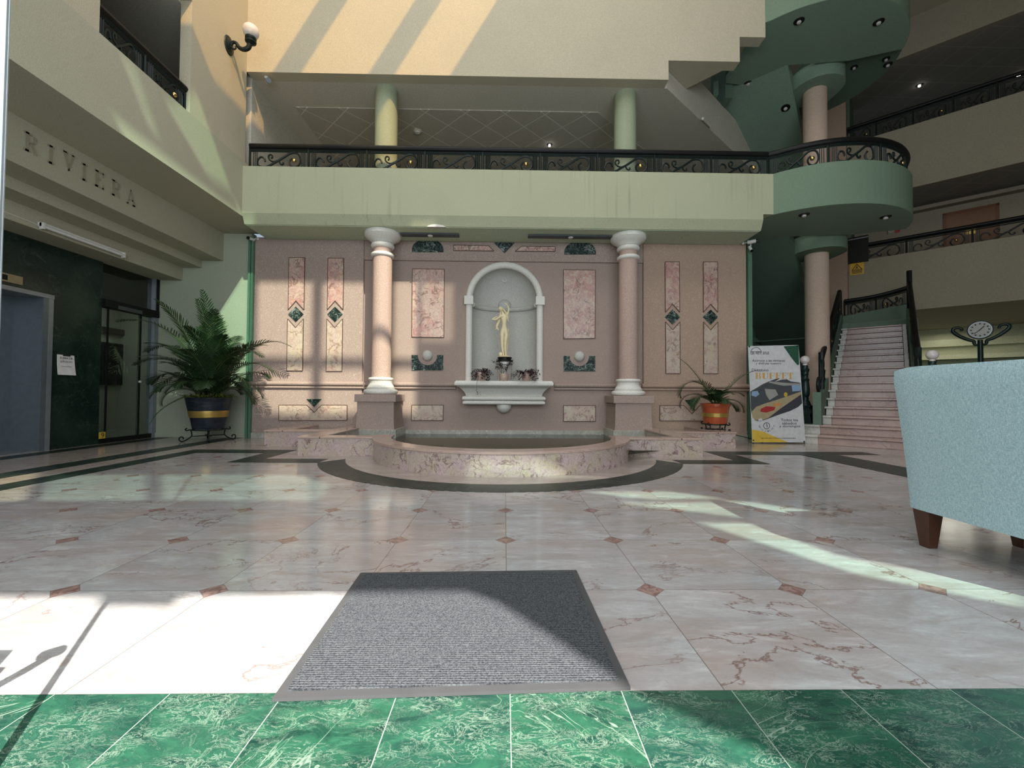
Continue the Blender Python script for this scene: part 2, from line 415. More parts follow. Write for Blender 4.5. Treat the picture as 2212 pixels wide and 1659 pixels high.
def thing(name, label, cat, loc=(0, 0, 0), rz=0, group=None):
    o = bpy.data.objects.new(name, None); C.objects.link(o); o.empty_display_size = .1
    o.location = loc; o.rotation_euler = (0, 0, rz)
    o.matrix_basis = Matrix.Translation(loc) @ Matrix.Rotation(rz, 4, 'Z')
    o['label'] = label; o['category'] = cat
    if group: o['group'] = group
    return o
def tag(o, label, cat, group=None, kind=None):
    o['label'] = label; o['category'] = cat
    if group: o['group'] = group
    if kind: o['kind'] = kind
    return o
def struct(mb, name, mat, label=None, **k):
    o = mb.build(name, mat, **k); o['kind'] = 'structure'
    if label: o['label'] = label
    return o
# ================================================================== THE SETTING
X0 = -.03
# floor ------------------------------------------------------------
YG = 1.178
fl = struct(MB().box(-9.5, 22, YG, 26, -.12, 0), 'floor', 'floor', 'polished rose-grey marble floor of large slabs with small rose lozenges at the corners')
struct(MB().box(-9.5, 22, -2.6, YG, -.12, 0), 'trim_1', 'greenfloor', 'strip of veined green marble floor along the entrance')
# beige ground of the border pattern (thin inlay)
def arcpts(cx, cy, r, a0, a1, n): return [(cx+r*math.cos(a0+(a1-a0)*i/n), cy+r*math.sin(a0+(a1-a0)*i/n)) for i in range(n+1)]
RC, CYF = 1.67, 5.80
def ang_at(r, y): return math.asin((y-CYF)/r)
a_ = ang_at(2.29, 4.97)
bp = [(-6.25, 7.7), (-6.25, YG), (-4.1, YG), (-4.1, 5.74), (-3.2, 5.74), (-3.2, 4.97)]
bp += arcpts(X0, CYF, 2.29, -PI-a_, a_, 48)
bp += [(3.14, 4.97), (3.14, 5.74), (4.3, 5.74), (4.3, YG), (8.2, YG), (8.2, 7.7)]
struct(MB().prism(bp, -.01, .0015, 'Z'), 'trim_2', 'beigefloor', 'beige marble ground of the floor border pattern')
mb = MB()
ro, ri = 2.29, 1.99; ao, ai = ang_at(ro, 4.97), ang_at(ri, 5.25)
mb.prism(arcpts(X0, CYF, ro, -PI-ao, ao, 56)+[(X0+ri*math.cos(ai), 5.25)]+arcpts(X0, CYF, ri, ai, -PI-ai, 56)+[(X0-ri*math.cos(ai), 5.25)], -.01, .0028, 'Z')
rx = ro*math.cos(ao)-.01
for s in (-1, 1):
    cx = X0
    def bx(a, b, y0, y1, z=.0028):
        xs = sorted((cx+s*a, cx+s*b)); mb.box(xs[0], xs[1], y0, y1, -.01, z)
    bx(rx, 3.17, 4.97, 5.25); bx(2.89, 3.17, 5.25, 5.74); bx(2.89, 4.32, 5.74, 6.05); bx(4.07, 4.32, YG, 5.74)
    if s < 0:
        bx(4.62, 4.92, YG, 7.62); bx(5.86, 6.12, YG, 7.66)
    else:
        bx(4.32, 4.6, YG, 5.74); bx(4.32, 5.2, 5.74, 6.05)
struct(mb, 'trim_3', 'bandfloor', 'dark green marble bands inlaid in the floor')

# back wall with the niche opening ----------------------------------
WY = 7.70; NX = (atY(1007, 700, WY).x+atY(1172, 700, WY).x)/2
NR = .60; SPR = 2.53; NB = 1.03          # niche opening radius, spring, sill
CZ = (3.155-SPR)                         # rise of the outer moulding
def niche_outline(r, n=24):
    return [(NX-r, NB), (NX-r, SPR)]+[(NX+r*math.cos(PI-PI*i/n), SPR+r*math.sin(PI-PI*i/n)) for i in range(1, n)]+[(NX+r, SPR), (NX+r, NB)]
wb = struct(MB().prism([(-4.52, 0), (4.43, 0), (4.43, 3.6), (-4.52, 3.6)], WY, WY+.12, 'Y', holes=[niche_outline(NR)]), 'wall_back', 'pink', 'pink granite-rendered fountain wall with marble inlays')
MB().box(-4.50, -2.56, 7.64, WY+.02, 0, 3.6).build('side_panel', 'pink', wb)
MB().box(2.52, 4.41, 7.64, WY+.02, 0, 3.6).build('side_panel', 'pinkR', wb)
MB().box(-2.56, 2.52, 7.655, WY+.02, 3.22, 3.6).build('frieze', 'pink', wb, bevel=.01)
def railprof(y, z0=.865, k=1.0):
    pr = [(y+.03, z0+.145), (y-.02*k, z0+.145)]
    for i in range(7): a = PI/2+PI*i/6; pr.append((y-.03*k+.034*k*math.cos(a), z0+.105+.036*math.sin(a)))
    pr.append((y-.012*k, z0+.066))
    for i in range(6): a = PI/2+PI*i/5; pr.append((y-.02*k+.022*k*math.cos(a), z0+.040+.022*math.sin(a)))
    pr += [(y-.004, z0+.012), (y+.03, z0)]
    return pr
for a, b, y, m in ((-4.54, -2.52, 7.64, 'pink'), (-2.52, -.88, WY, 'pink'), (.90, 2.48, WY, 'pink'), (2.48, 4.45, 7.64, 'pinkR')):
    MB().prism(railprof(y), a, b, 'X').build('chair_rail', m, wb, smooth=True)
MB().box(-2.0, 1.95, 7.63, WY+.02, 0, .155).build('skirting', 'skirt', wb)
MB().box(-4.5, -3.58, 7.615, 7.66, 0, .09).build('skirting', 'skirt', wb)
MB().box(3.62, 4.41, 7.615, 7.66, 0, .09).build('skirting', 'skirt', wb)
# inlays: outlines read in the plane of the wall
def inlay(pts, y, mat, nm='marble_inlay', th=.012, gro=True):
    P = [atY(u, v, y) for u, v in pts]; poly = [(p.x, p.z) for p in P]
    o = MB().prism(poly, y-th, y+.01, 'Y').build(nm, mat, wb)
    if gro:
        cx = sum(p[0] for p in poly)/len(poly); cz = sum(p[1] for p in poly)/len(poly)
        mbj = MB(); n = len(poly)
        for i in range(n):
            a, b = poly[i], poly[(i+1) % n]; L = math.hypot(b[0]-a[0], b[1]-a[1])
            if L < .05: continue
            nx, nz = (b[1]-a[1])/L*.005, -(b[0]-a[0])/L*.005
            mbj.prism([(a[0]+nx, a[1]+nz), (b[0]+nx, b[1]+nz), (b[0]-nx, b[1]-nz), (a[0]-nx, a[1]-nz)], y-.003-th, y+.01, 'Y')
        mbj.build('joint_line', M['jointd'], wb)
    return o
M['jointd'] = plain('dark_joint', (.10, .06, .045), .9)
PY = 7.64
def sidebar(xc_t, w, ytop, ydt, ydc, ydb, ybot, lean):
    """two marble strips with notched ends round a green diamond"""
    def x(y): return xc_t+lean*(y-ytop)/(ybot-ytop)
    h = w/2; k = h
    inlay([(x(ytop)-h, ytop), (x(ytop)+h, ytop), (x(ydt)+h, ydt+k), (x(ydt), ydt-2), (x(ydt)-h, ydt+k)], PY, 'inlay')
    inlay([(x(ydb)-h, ydb-k), (x(ydb), ydb+2), (x(ydb)+h, ydb-k), (x(ybot)+h, ybot), (x(ybot)-h, ybot)], PY, 'inlay2')
    inlay([(x(ydc), ydc-16.5), (x(ydc)+16.5, ydc), (x(ydc), ydc+16.5), (x(ydc)-16.5, ydc)], PY, 'gmarble', 'green_diamond', gro=False)
sidebar(642, 34, 557, 652, 679, 706, 801, -5)
sidebar(726, 34, 558, 652, 679, 706, 802, -4)
sidebar(1451.5, 31, 566, 659, 685, 711, 807, 2)
sidebar(1534, 31, 566, 659, 685, 711, 807, 1)
inlay([(603, 875), (663, 875), (679, 891), (695, 875), (750, 875), (750, 908), (603, 908)], PY, 'inlay2')
inlay([(663, 862), (695, 862), (679, 879)], PY, 'gmarble', 'green_triangle', gro=False)
inlay([(1425, 876), (1477, 876), (1494, 894), (1511, 876), (1570, 876), (1570, 909), (1425, 909)], PY, 'inlay2')
inlay([(1479, 864), (1509, 864), (1494, 881)], PY, 'gmarble', 'green_triangle', gro=False)
inlay([(891, 581), (960, 582), (959, 729), (890, 728)], WY, 'inlay')
inlay([(1217, 583), (1286, 584), (1285, 731), (1217, 732)], WY, 'inlay')
inlay([(890, 875), (958, 875), (957, 908), (889, 908)], WY, 'inlay2')
inlay([(1217, 876), (1286, 876), (1286, 910), (1217, 910)], WY, 'inlay2')
inlay([(980, 529.5), (1055, 531), (1067, 542.5), (980, 541.5)], 7.655, 'inlay')
inlay([(1127, 532.5), (1199, 533), (1199, 543.5), (1113, 543)], 7.655, 'inlay')
inlay([(1066, 524), (1112, 525), (1090, 547)], 7.655, 'gmarble', 'green_triangle', gro=False)
for cx, cyb in ((924, 545), (1253, 550)):
    inlay([(cx-34, cyb)]+[(cx-34*math.cos(PI*i/16), cyb-6-23*math.sin(PI*i/16)) for i in range(17)]+[(cx+34, cyb)], 7.655, 'gmarble', 'green_lunette', gro=False)
for cx, cb, yt in ((923.5, 800, 768), (1251.5, 802, 770)):
    arc = [(cx-21*math.cos(PI*i/14), yt+21*math.sin(PI*i/14)) for i in range(15)]
    inlay([(cx-34, yt-1), (cx-21, yt-1)]+arc+[(cx+21, yt-1), (cx+34, yt-1), (cx+34, cb), (cx-34, cb)], WY, 'gmarble', 'green_half_moon_panel', gro=False)
    p = atY(cx, yt, WY)
    MB().sphere((p.x, WY-.01, p.z), .095, 24, 14, (1, .75, 1)).build('plaster_ball', 'niche', wb, smooth=True)

# wall behind the palm, left block and overhang ----------------------
struct(MB().box(-6.25, -4.6, 7.7, 7.85, 0, 3.7).box(-6.25, -4.6, 7.68, 7.72, 0, .085), 'wall_left_end', 'plantw')
struct(MB().box(-4.6, -4.56, 7.60, 7.85, 0, 3.6).box(-4.545, -4.505, 7.60, 7.85, 0, 3.6), 'trim_4', 'trimgreen', 'narrow green painted strip at the left edge of the fountain wall')
struct(MB().box(4.43, 4.50, 7.6, 7.85, 0, 3.6), 'trim_5', 'trimgreen', 'narrow green painted strip at the right edge of the fountain wall')
sec = [(-6.25, 2.82), (-5.82, 2.82), (-5.82, 3.05), (-5.48, 3.05), (-5.48, 3.18), (-5.1, 3.18), (-5.1, 3.68), (-4.29, 3.68), (-4.29, 4.59), (-4.44, 4.59), (-4.44, 3.9), (-9.2, 3.9), (-9.2, 2.82)]
struct(MB().prism(sec, -2.5, 7.7, 'Y'), 'wall_left_upper', 'leftw', 'sage rendered left overhang with stepped beams')
struct(MB().box(-4.44, -4.29, 5.73, 6.95, 4.59, 10.5).box(-4.44, -4.29, -2.5, 4.45, 4.59, 10.5).box(-4.44, -4.29, 4.45, 5.73, 6.14, 10.5), 'wall_left_gallery', 'cream', 'cream wall above the left overhang')
struct(MB().box(-9.2, -4.44, -2.5, 7.7, 6.1, 6.3), 'ceiling_left', 'ceil')
struct(MB().box(-9.3, -9.2, -2.5, 12.5, 0, 6.3).box(-9.2, -4.3, 7.7, 7.8, 3.9, 6.2), 'wall_left_far', 'beige')
# main balcony ---------------------------------------------------------
XE = atY(1680, 376, 6.9).x
bs = [(6.9, 4.50), (6.9, 3.73), (6.97, 3.57), (7.75, 3.57), (7.75, 3.85), (12.5, 3.85), (12.5, 3.95), (7.05, 3.95), (7.05, 4.50)]
struct(MB().prism(bs, -4.29, 4.28, 'X'), 'wall_balcony', 'olive', 'long olive-green balcony parapet with dark drip stains')
struct(MB().box(4.28, XE, 6.9, 7.05, 3.82, 4.50), 'wall_balcony_end', 'olive')
struct(MB().box(-4.28, 4.27, 6.99, 7.62, 3.562, 3.574), 'ceiling_balcony', 'oliveL')
# upper wall
struct(MB().prism([(-4.29, 6.1), (2.72, 6.1), (2.72, 6.43), (3.93, 6.43), (3.93, 6.86), (4.37, 6.86), (4.37, 10.5), (-4.29, 10.5)], 6.95, 7.15, 'Y'), 'wall_upper', 'cream', 'tall cream upper wall with a stepped lower right corner')
# gallery ceiling slab with 45 degree end
gp = [(-4.3, 7.151), (2.77, 7.151), (5.12, 9.16), (8.2, 11.86), (8.2, 12.6), (-4.3, 12.6)]
struct(MB().prism(gp, 6.1, 6.86, 'Z'), 'ceiling_gallery', 'ceil', 'plain plaster ceiling of the gallery')
struct(MB().prism([(2.78, 7.151), (3.74, 7.151), (3.30, 7.60)], 6.43, 6.86, 'Z'), 'ceiling_corner', 'cream')
pa = [(-3.9, 7.79), (1.72, 7.79), (2.35, 8.42), (5.2, 10.9), (5.2, 12.3), (-3.9, 12.3)]
struct(MB().prism(pa, 6.085, 6.101, 'Z'), 'ceiling_gallery_tiles', 'ceiltile', 'diagonal tile field in the gallery ceiling')
struct(MB().box(-4.3, 8.2, 12.5, 12.7, 3.9, 6.9), 'wall_gallery_back', 'ceil')
struct(MB().box(-4.45, -4.29, 7.1, 12.6, 3.9, 6.4), 'wall_gallery_left', 'ceil')

# left wall: marble cladding, lift, glazed entrance ---------------------
LX = -6.25
zl = 2.09
struct(MB().box(LX-.12, LX, 5.87, 6.65, 0, 2.85).box(LX-.12, LX, -2.5, 5.87, zl+.02, 2.85).box(LX-.12, LX, -2.5, 4.7, 0, zl+.02), 'wall_left', 'wallmarble', 'black-green marble cladding round the lift')
lf = thing('elevator', 'grey metal lift doorway in the dark marble wall at the left edge', 'elevator', (LX, 5.3, 0))
mb = MB()
mb.prism([(LX+.03, zl+.04), (LX+.03, zl-.015), (LX-.38, zl-.015), (LX-.38, zl+.04)], 4.7, 5.93, 'Y')
mb.build('header', 'steelL', lf)
MB().box(LX-.38, LX+.02, 5.80, 5.87, 0, zl-.015).build('jamb', 'steel', lf)
MB().box(LX-.38, LX+.02, 4.7, 4.77, 0, zl-.015).build('jamb', 'steel', lf)
MB().box(LX-.02, LX+.022, 5.87, 5.93, 0, zl).build('jamb_edge', 'steelL', lf)
MB().box(LX-.42, LX-.38, 4.77, 5.285, 0.01, zl-.015).build('door', 'steel', lf)
MB().box(LX-.42, LX-.375, 5.29, 5.80, 0.01, zl-.015).build('door', 'steel', lf)
MB().box(LX-.38, LX, 4.77, 5.8, 0, .012).build('sill', 'steelL', lf)
tp = atX(22, 602, LX)
sp = thing('floor_indicator', 'gold plate above the lift doors with a small dark window', 'plate', (LX, tp.y, tp.z))
MB().box(LX, LX+.012, tp.y-.26, tp.y+.13, tp.z-.05, tp.z+.055).build('plate_body', plain('dull_gold_plate', (.36, .29, .17), .45, .3), sp)
MB().box(LX+.012, LX+.015, tp.y-.20, tp.y-.04, tp.z-.03, tp.z+.035).build('display', 'black', sp)
# glazed entrance
gl = thing('sliding_glass_entrance', 'dark glazed sliding entrance between the marble wall and the potted palm', 'glass door', (LX, 7.15, 0))
y0, y1 = 6.65, 7.64
MB().box(LX-.10, LX+.05, y0, y1+.04, 2.13, 2.25).build('track_box', 'black', gl)
MB().box(LX-.10, LX+.02, y1-.02, y1+.06, 0, 2.82).build('frame_post', 'steelL', gl)
MB().box(LX-.10, LX+.03, y1+.0, y1+.065, 2.25, 2.83).build('frame_post', 'black', gl)
MB().box(LX-.06, LX-.05, y0, y1, 2.25, 2.83).build('transom_glass', 'glassD', gl)
MB().box(LX-.02, LX-.01, y0+.12, y1-.26, .06, 2.13).build('glass_leaf', 'glass', gl)
MB().box(LX-.05, LX-.04, y1-.28, y1-.03, .06, 2.13).build('glass_leaf', 'glass', gl)
MB().box(LX-.05, LX-.04, y0, y0+.13, .06, 2.13).build('glass_leaf', 'glass', gl)
MB().box(LX-.05, LX+.01, y0, y1, 0, .075).build('bottom_rail', 'black', gl)
for yy in (y0+.12, y1-.27): MB().box(LX-.03, LX-.002, yy-.006, yy+.006, .07, 2.13).build('leaf_edge', 'black', gl)
MB().sphere((LX+.005, y1-.28, .98), .022).build('door_knob', 'whitepl', gl, smooth=True)
MB().box(LX+.05, LX+.053, y0+.22, y1-.32, 2.13, 2.19).build('track_cover', 'rod', gl)
# room behind the glass
struct(MB().box(-8.6, -8.5, 6.0, 9.6, 0, 2.9), 'wall_inner_room', 'ceil')
struct(MB().box(-8.6, LX-.1, 6.42, 6.5, 0, 2.9), 'wall_inner_side', 'dkgreen')
struct(MB().box(-8.6, LX, 9.5, 9.6, 0, 2.9), 'wall_inner_end', 'ceil')
struct(MB().box(-8.6, LX-.05, 6.3, 9.6, 2.83, 2.9), 'ceiling_inner', 'ceil')
struct(MB().box(LX-.12, LX, 7.72, 9.5, 0, 2.9), 'wall_inner_right', 'plantw')
p = atX(300, 830, -8.5)
dr = thing('inner_doorway', 'brown door frame seen through the sliding glass entrance', 'door frame', (-8.5, p.y, 0))
a, b = atX(360, 850, -8.48).y, 8.6
ya, yb = atX(222, 850, -8.48).y, atX(310, 850, -8.48).y
mb = MB().box(-8.5, -8.42, yb-.0, yb+.12, 0, 2.15).box(-8.5, -8.42, ya-.3, yb+.12, 2.05, 2.17)
mb.build('casing', plain('dull_brown_wood', (.09, .055, .045), .5), dr)
MB().box(-8.5, -8.44, ya-.2, ya+.55, .95, 1.85).build('dark_window', 'blackgl', dr)

# ------------------------------------------------------------------ right part: landings, stair hall
ZS, ZU = 3.82, 7.12
AC, AR = (5.63, 8.18), 1.74
def bulge(z0, z1, nm, a0=-2.325, a1=.05, mat='mdgreen'):
    """curved green parapet of a landing"""
    xs_ = [(4.375, 6.955)] if z0 > 5 else []
    pts = xs_+arcpts(AC[0], AC[1], AR, a0, a1, 30)
    inn = [(4.375, 7.05)] if z0 > 5 else []
    inn += arcpts(AC[0], AC[1], AR-.1, a0+.0, a1, 30)
    struct(MB().prism(pts+inn[::-1], z0, z1, 'Z'), nm, mat)
    return pts
BP = bulge(ZS, 4.50, 'wall_landing', a1=-.45)
bulge(ZU, 7.8, 'wall_landing_upper', a1=-.45)
def landing(z, nm, full):
    pts = [(4.40, 6.96)]+arcpts(AC[0], AC[1], AR-.003, -2.30, -.45, 28)
    if full: pts += [(7.28, 8.02), (6.3, 7.9), (5.35, 7.86), (4.85, 8.40), (4.43, 8.35)]
    else: pts += [(6.45, 7.72), (5.35, 7.86), (4.85, 8.40), (4.43, 8.35)]
    struct(MB().prism(pts, z-.004, z+.14, 'Z'), nm, 'lit_green')
landing(ZS, 'ceiling_landing', False)
landing(ZU, 'ceiling_landing_upper', False)
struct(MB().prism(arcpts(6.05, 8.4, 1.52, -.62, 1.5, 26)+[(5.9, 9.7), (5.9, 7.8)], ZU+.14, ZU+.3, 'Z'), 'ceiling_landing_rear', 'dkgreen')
# sloping undersides of the return flights
for z, nm in ((ZS, 'ceiling_flight'), (ZU, 'ceiling_flight_upper')):
    mb = MB(); d0, d1 = 9.38, 14.2; dz = -.37*(d1-d0)
    mb.prism([(d0, z), (d1, z+dz), (d1, z+dz+.3), (d0, z+.3)], 1.42, 2.75, 'Y', T=lambda q: DT(q.x, q.y, q.z))
    struct(mb, nm, 'lit_green' if z > 5 else 'dkgreen')
# back and side closures of the stair hall
struct(MB().box(15.2, 15.4, .93, 7.5, 0, 10.5, T=lambda q: DT(q.x, q.y, q.z)), 'wall_stair_back', 'dkgreen')
struct(MB().box(4.45, 4.6, 7.85, 13, 0, 3.8).box(4.45, 4.6, 8.4, 9.0, 6.85, 10.5), 'wall_stair_left', 'dkgreen')
# pink pillar behind the column
pl = [todt(atD(1787, 600, 14.4))[1], todt(atD(1831, 600, 14.4))[1]]
struct(MB().box(14.4, 15.2, pl[1]-.0, pl[0], 0, 10.5, T=lambda q: DT(q.x, q.y, q.z)), 'wall_pillar', 'pinkR', 'brown pillar behind the round pink column')
# mezzanine corridors
DM = 14.7; TL, TR = pl[1], -7.5
TT = lambda q: DT(q.x, q.y, q.z)
levels = ((2.99, 4.46), (6.11, 7.72), (9.55, 10.6))
for i, (za, zb) in enumerate(levels):
    struct(MB().box(DM, DM+.15, TR, TL, za, zb, T=TT), 'wall_mezzanine_%d' % (i+1), 'beige')
    struct(MB().box(DM+.15, DM+1.75+(3.2 if i == 0 else 3.0 if i == 2 else 0), TR, TL+.0, za+.0, za+.25, T=TT), 'ceiling_mezzanine_%d' % (i+1), 'gridtile' if i else 'beige')
struct(MB().box(DM+1.6, DM+1.75, TR, TL, 3.24, 6.3, T=TT).box(DM+4.6, DM+4.75, TR, TL, 6.2, 10.6, T=TT).box(DM+1.7, DM+4.7, TR, TL, 6.15, 6.3, T=TT), 'wall_corridor', 'beige')
struct(MB().box(DM+1.35, DM+1.6, TR, TL, 5.93, 6.02, T=TT), 'trim_6', 'beige')
struct(MB().box(DM+.15, DM+1.75, TL-.06, TL, 3.2, 10.6, T=TT), 'wall_corridor_end', 'dkgreen')
# far hall under the mezzanine
struct(MB().box(19.5, 19.7, TR-2, TL+2, 0, 3.1, T=TT).box(19.3, 19.5, TR-2, TL+2, 2.4, 2.62, T=TT).box(19.1, 19.5, TR-2, TL+2, 1.98, 2.12, T=TT), 'wall_far_hall', stucco('pale_green_hall', (.50, .52, .36), 40, .05))
struct(MB().box(18.6, 19.1, TR-2, TL+2, 0, 1.72, T=TT), 'wall_far_dado', 'dkgreen')
struct(MB().box(DM, 20, TL-.02, TL+.1, 0, 3.0, T=TT), 'wall_far_left', 'dkgreen')
struct(MB().box(5.6, 20, TR-2.2, TR-2, 0, 10.6, T=TT), 'wall_right', 'beige')
struct(MB().box(19.7, 19.9, TR-2, 8, 3.0, 10.6, T=TT), 'wall_right_back', 'beige')
# gallery columns
for X, lab in ((-2.1, 'left green gallery column, half lit by the sun'), (2.1, 'right green gallery column, all in shade')):
    o = MB().lathe([(.19, 3.95), (.19, 6.1)], (X, 7.35, 0), 40).build('gallery_column', stucco('sage_column', (.33, .37, .255), 90, .3), None, smooth=True)
    tag(o, lab, 'column', kind='thing')
# great round column of the stair hall
def rcol(z0, z1, name, lab):
    t = thing(name, lab, 'column', (CXX, CXY, z0)); t['kind'] = 'thing'
    MB().lathe([(.205, z0), (.205, z1-.12)], (CXX, CXY, 0), 40).build('shaft', 'pinkC', t, smooth=True)
    # collar: half round in front, squared behind
    o = [(CXX-.46, 8.75), (CXX-.46, 8.3)]+arcpts(CXX, 8.25, .46, -PI, 0, 24)+[(CXX+.46, 8.3), (CXX+.46, 8.75)]
    MB().prism(o, z1-.30, z1, 'Z').build('collar', 'lit_green' if z1 > 5 else 'mdgreen', t, smooth=True)
CXX, CXY = atY(1764, 600, 8.3).x, 8.3
rcol(.31, ZS+.1, 'round_column', 'tall round pink column beside the staircase, under the curved balcony')
rcol(3.95, ZU+.1, 'round_column', 'round pink column standing behind the curved balcony railing')

# unseen facade and roof, openings shaped to throw the sun patches ---------------------------------------
SUN = Vector((-.6, 1, -1)); ZR, YF = 10.5, -2.5
def back(P):
    """where the sun ray that ends at P comes through: the roof or the entrance front"""
    k = ZR-P.z
    if P.y-k > YF: return 'roof', (P.x+.6*k, P.y-k)
    k = P.y-YF
    return 'front', (P.x+.6*k, P.z+k)
holes = {'roof': [], 'front': []}; panes = []
def opening(P, tint):
    B = [back(p) for p in P]; w = B[0][0]
    if any(b[0] != w for b in B): print('SPLIT OPENING', tint, B); return
    poly = [b[1] for b in B]; holes[w].append(poly); panes.append((w, poly, tint))
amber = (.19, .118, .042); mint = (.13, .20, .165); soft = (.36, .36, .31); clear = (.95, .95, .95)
# unseen roof slots added to throw amber sun streaks on the upper wall
for xa, xb in ((-5.1, -3.85), (-3.40, -2.28), (-1.86, -.93)):
    poly = [(xa+2.64, 1.02), (xb+2.64, 1.02), (xb+2.64, 5.9), (xa+2.64, 5.9)]
    holes['roof'].append(poly); panes.append(('roof', poly, amber))
def wallrect(x0, x1, z0, z1, y, tint): opening([Vector((x0, y, z0)), Vector((x1, y, z0)), Vector((x1, y, z1)), Vector((x0, y, z1))], tint)
wallrect(-4.44, -3.47, 1.42, 2.78, 7.64, soft); wallrect(-3.28, -2.1, 1.42, 2.78, 7.64, soft)
wallrect(-4.44, -3.47, .42, 1.24, 7.64, soft); wallrect(-3.28, -2.1, .42, 1.24, 7.64, soft)
wallrect(-2.02, -1.62, 1.42, 2.85, 7.7, soft); wallrect(-2.02, -1.62, .42, 1.24, 7.7, soft)
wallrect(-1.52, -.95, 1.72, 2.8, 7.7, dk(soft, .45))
opening([Vector(q) for q in ((-6.15, 7.7, .72), (-4.58, 7.7, .72), (-4.58, 7.7, 2.9), (-4.9, 7.7, 2.9))], (.20, .28, .22))
def floorp(pts, tint, sub=0): opening([atZ(u, v, 0) for u, v in pts], tint)
floorp([(110, 1024), (322, 1024), (322, 1080), (85, 1082)], mint)
floorp([(350, 1024), (640, 1024), (715, 1045), (690, 1082), (350, 1080)], mint)
floorp([(-160, 1082), (-60, 1022), (88, 1022), (60, 1082)], (.30, .29, .2))
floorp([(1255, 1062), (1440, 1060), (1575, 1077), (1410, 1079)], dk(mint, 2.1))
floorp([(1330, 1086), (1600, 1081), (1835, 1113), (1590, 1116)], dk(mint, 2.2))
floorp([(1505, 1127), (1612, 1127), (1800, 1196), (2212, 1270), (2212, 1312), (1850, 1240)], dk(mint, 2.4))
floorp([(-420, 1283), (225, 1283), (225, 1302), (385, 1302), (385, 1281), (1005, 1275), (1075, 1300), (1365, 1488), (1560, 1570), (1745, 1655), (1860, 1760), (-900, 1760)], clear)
opening([atY(1010, 1000, 4.2), atY(1185, 1000, 4.2), atY(1330, 1046, 4.2), atY(1010, 1040, 4.2)][::1], dk(mint, 1.0))
opening([atX(u, v, -4.29) for u, v in ((357, 225), (425, 200), (516, 462), (484, 440))], (.10, .16, .11))
opening([atX(u, v, -4.29) for u, v in ((262, 122), (287, 128), (346, 300), (326, 285))], (.07, .11, .08))
rf = struct(MB().prism([(-9.3, YF), (22, YF), (22, 26), (-9.3, 26)], ZR, ZR+.03, 'Z', holes=holes['roof']), 'ceiling', 'cream', 'roof of the atrium with openings shaped to throw sun patches')
struct(MB().prism([(-9.3, 0), (22, 0), (22, ZR), (-9.3, ZR)], YF-.03, YF, 'Y', holes=holes['front']), 'wall_front', 'cream', 'entrance front behind the viewer with openings shaped to throw sun patches')
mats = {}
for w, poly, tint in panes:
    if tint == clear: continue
    if tint not in mats: mats[tint] = pane_filter('sun_patch_tint_%d' % len(mats), tint)
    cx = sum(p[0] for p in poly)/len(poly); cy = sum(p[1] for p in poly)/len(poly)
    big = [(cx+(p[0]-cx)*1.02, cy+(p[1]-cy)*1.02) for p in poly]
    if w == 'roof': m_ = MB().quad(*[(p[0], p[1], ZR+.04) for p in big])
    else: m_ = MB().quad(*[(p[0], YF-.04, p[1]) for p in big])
    o = m_.build('window_%d' % (len(mats)*10+len([1 for x in bpy.data.objects if x.name.startswith('window')])), mats[tint]); o['kind'] = 'structure'  # unseen pane added to tint and dim one sun patch
# bright aluminium jamb of the open entrance door, close on the left
u = atY(4, 500, .9)
struct(MB().box(u.x-.02, u.x+.001, .9, .902, 0, 3.2).box(u.x-.0, u.x+.0015, .894, .8985, 0, 3.2), 'trim_7', 'alu', 'bright aluminium door jamb at the very left edge')
jb = bpy.data.objects['trim_7']
MB().tube(spline([(-1.135, .93, .44), (-1.15, .93, .41), (-1.19, .93, .34), (-1.27, .93, .22)], 6), .014, 8).tube([(-1.125, .93, .445), (-1.165, .93, .42)], .024, 8).box(-1.33, -1.27, .91, .93, .37, .45).box(-1.40, -1.25, .925, .935, .33, .36).build('door_handle', 'iron', jb)
# ================================================================== THINGS
# fountain ---------------------------------------------------------------
ft = thing('fountain', 'low rose marble fountain pool with a round front and stepped planters', 'fountain', (X0, 5.8, 0))
yj = 5.5
aj = ang_at(RC, yj+.28)
def ringw(r0, r1, z0, z1, a): 
    return MB().prism(arcpts(X0, CYF, r1, -PI-a, a, 64)+arcpts(X0, CYF, r0, a, -PI-a, 64), z0, z1, 'Z')
ringw(RC-.19, RC, 0, .222, aj).build('curved_wall', 'basin', ft, smooth=True)
ringw(RC-.215, RC+.012, .222, .250, aj).build('curved_coping', 'coping', ft, bevel=.006)
def wallseg(xa, xb, ya, yb, m='basin'):
    MB().box(xa, xb, ya, yb, 0, .222).build('planter_wall', m, ft)
    MB().box(xa-.01, xb+.01, ya-.01, yb+.01, .222, .248).build('planter_coping', 'coping', ft, bevel=.005)
for s in (-1, 1):
    def W(a, b, y0_, y1_):
        xs = sorted((X0+s*a, X0+s*b)); wallseg(xs[0], xs[1], y0_, y1_)
    W(1.60, 2.34, yj, yj+.18); W(2.34, 2.62, yj, 6.93); W(2.46, 2.62, 6.94, 7.60); W(2.63, 3.29, 6.42, 6.60); W(3.29, 3.56, 6.42, 7.60)
    xs = sorted((X0+s*2.63, X0+s*3.28)); MB().box(xs[0], xs[1], 6.61, 7.62, .0, .17).build('planter_bed', 'skirt', ft)
MB().box(X0-2.33, X0+2.33, 5.7, 7.62, .012, .02).add(*(lambda m: (m.v, m.f))(MB().prism(arcpts(X0, CYF, RC-.2, -PI, 0, 40), .012, .02, 'Z'))).build('pool_bottom', plain('murky_pool_bottom', (.30, .30, .21), .6), ft)
mb = MB(); 
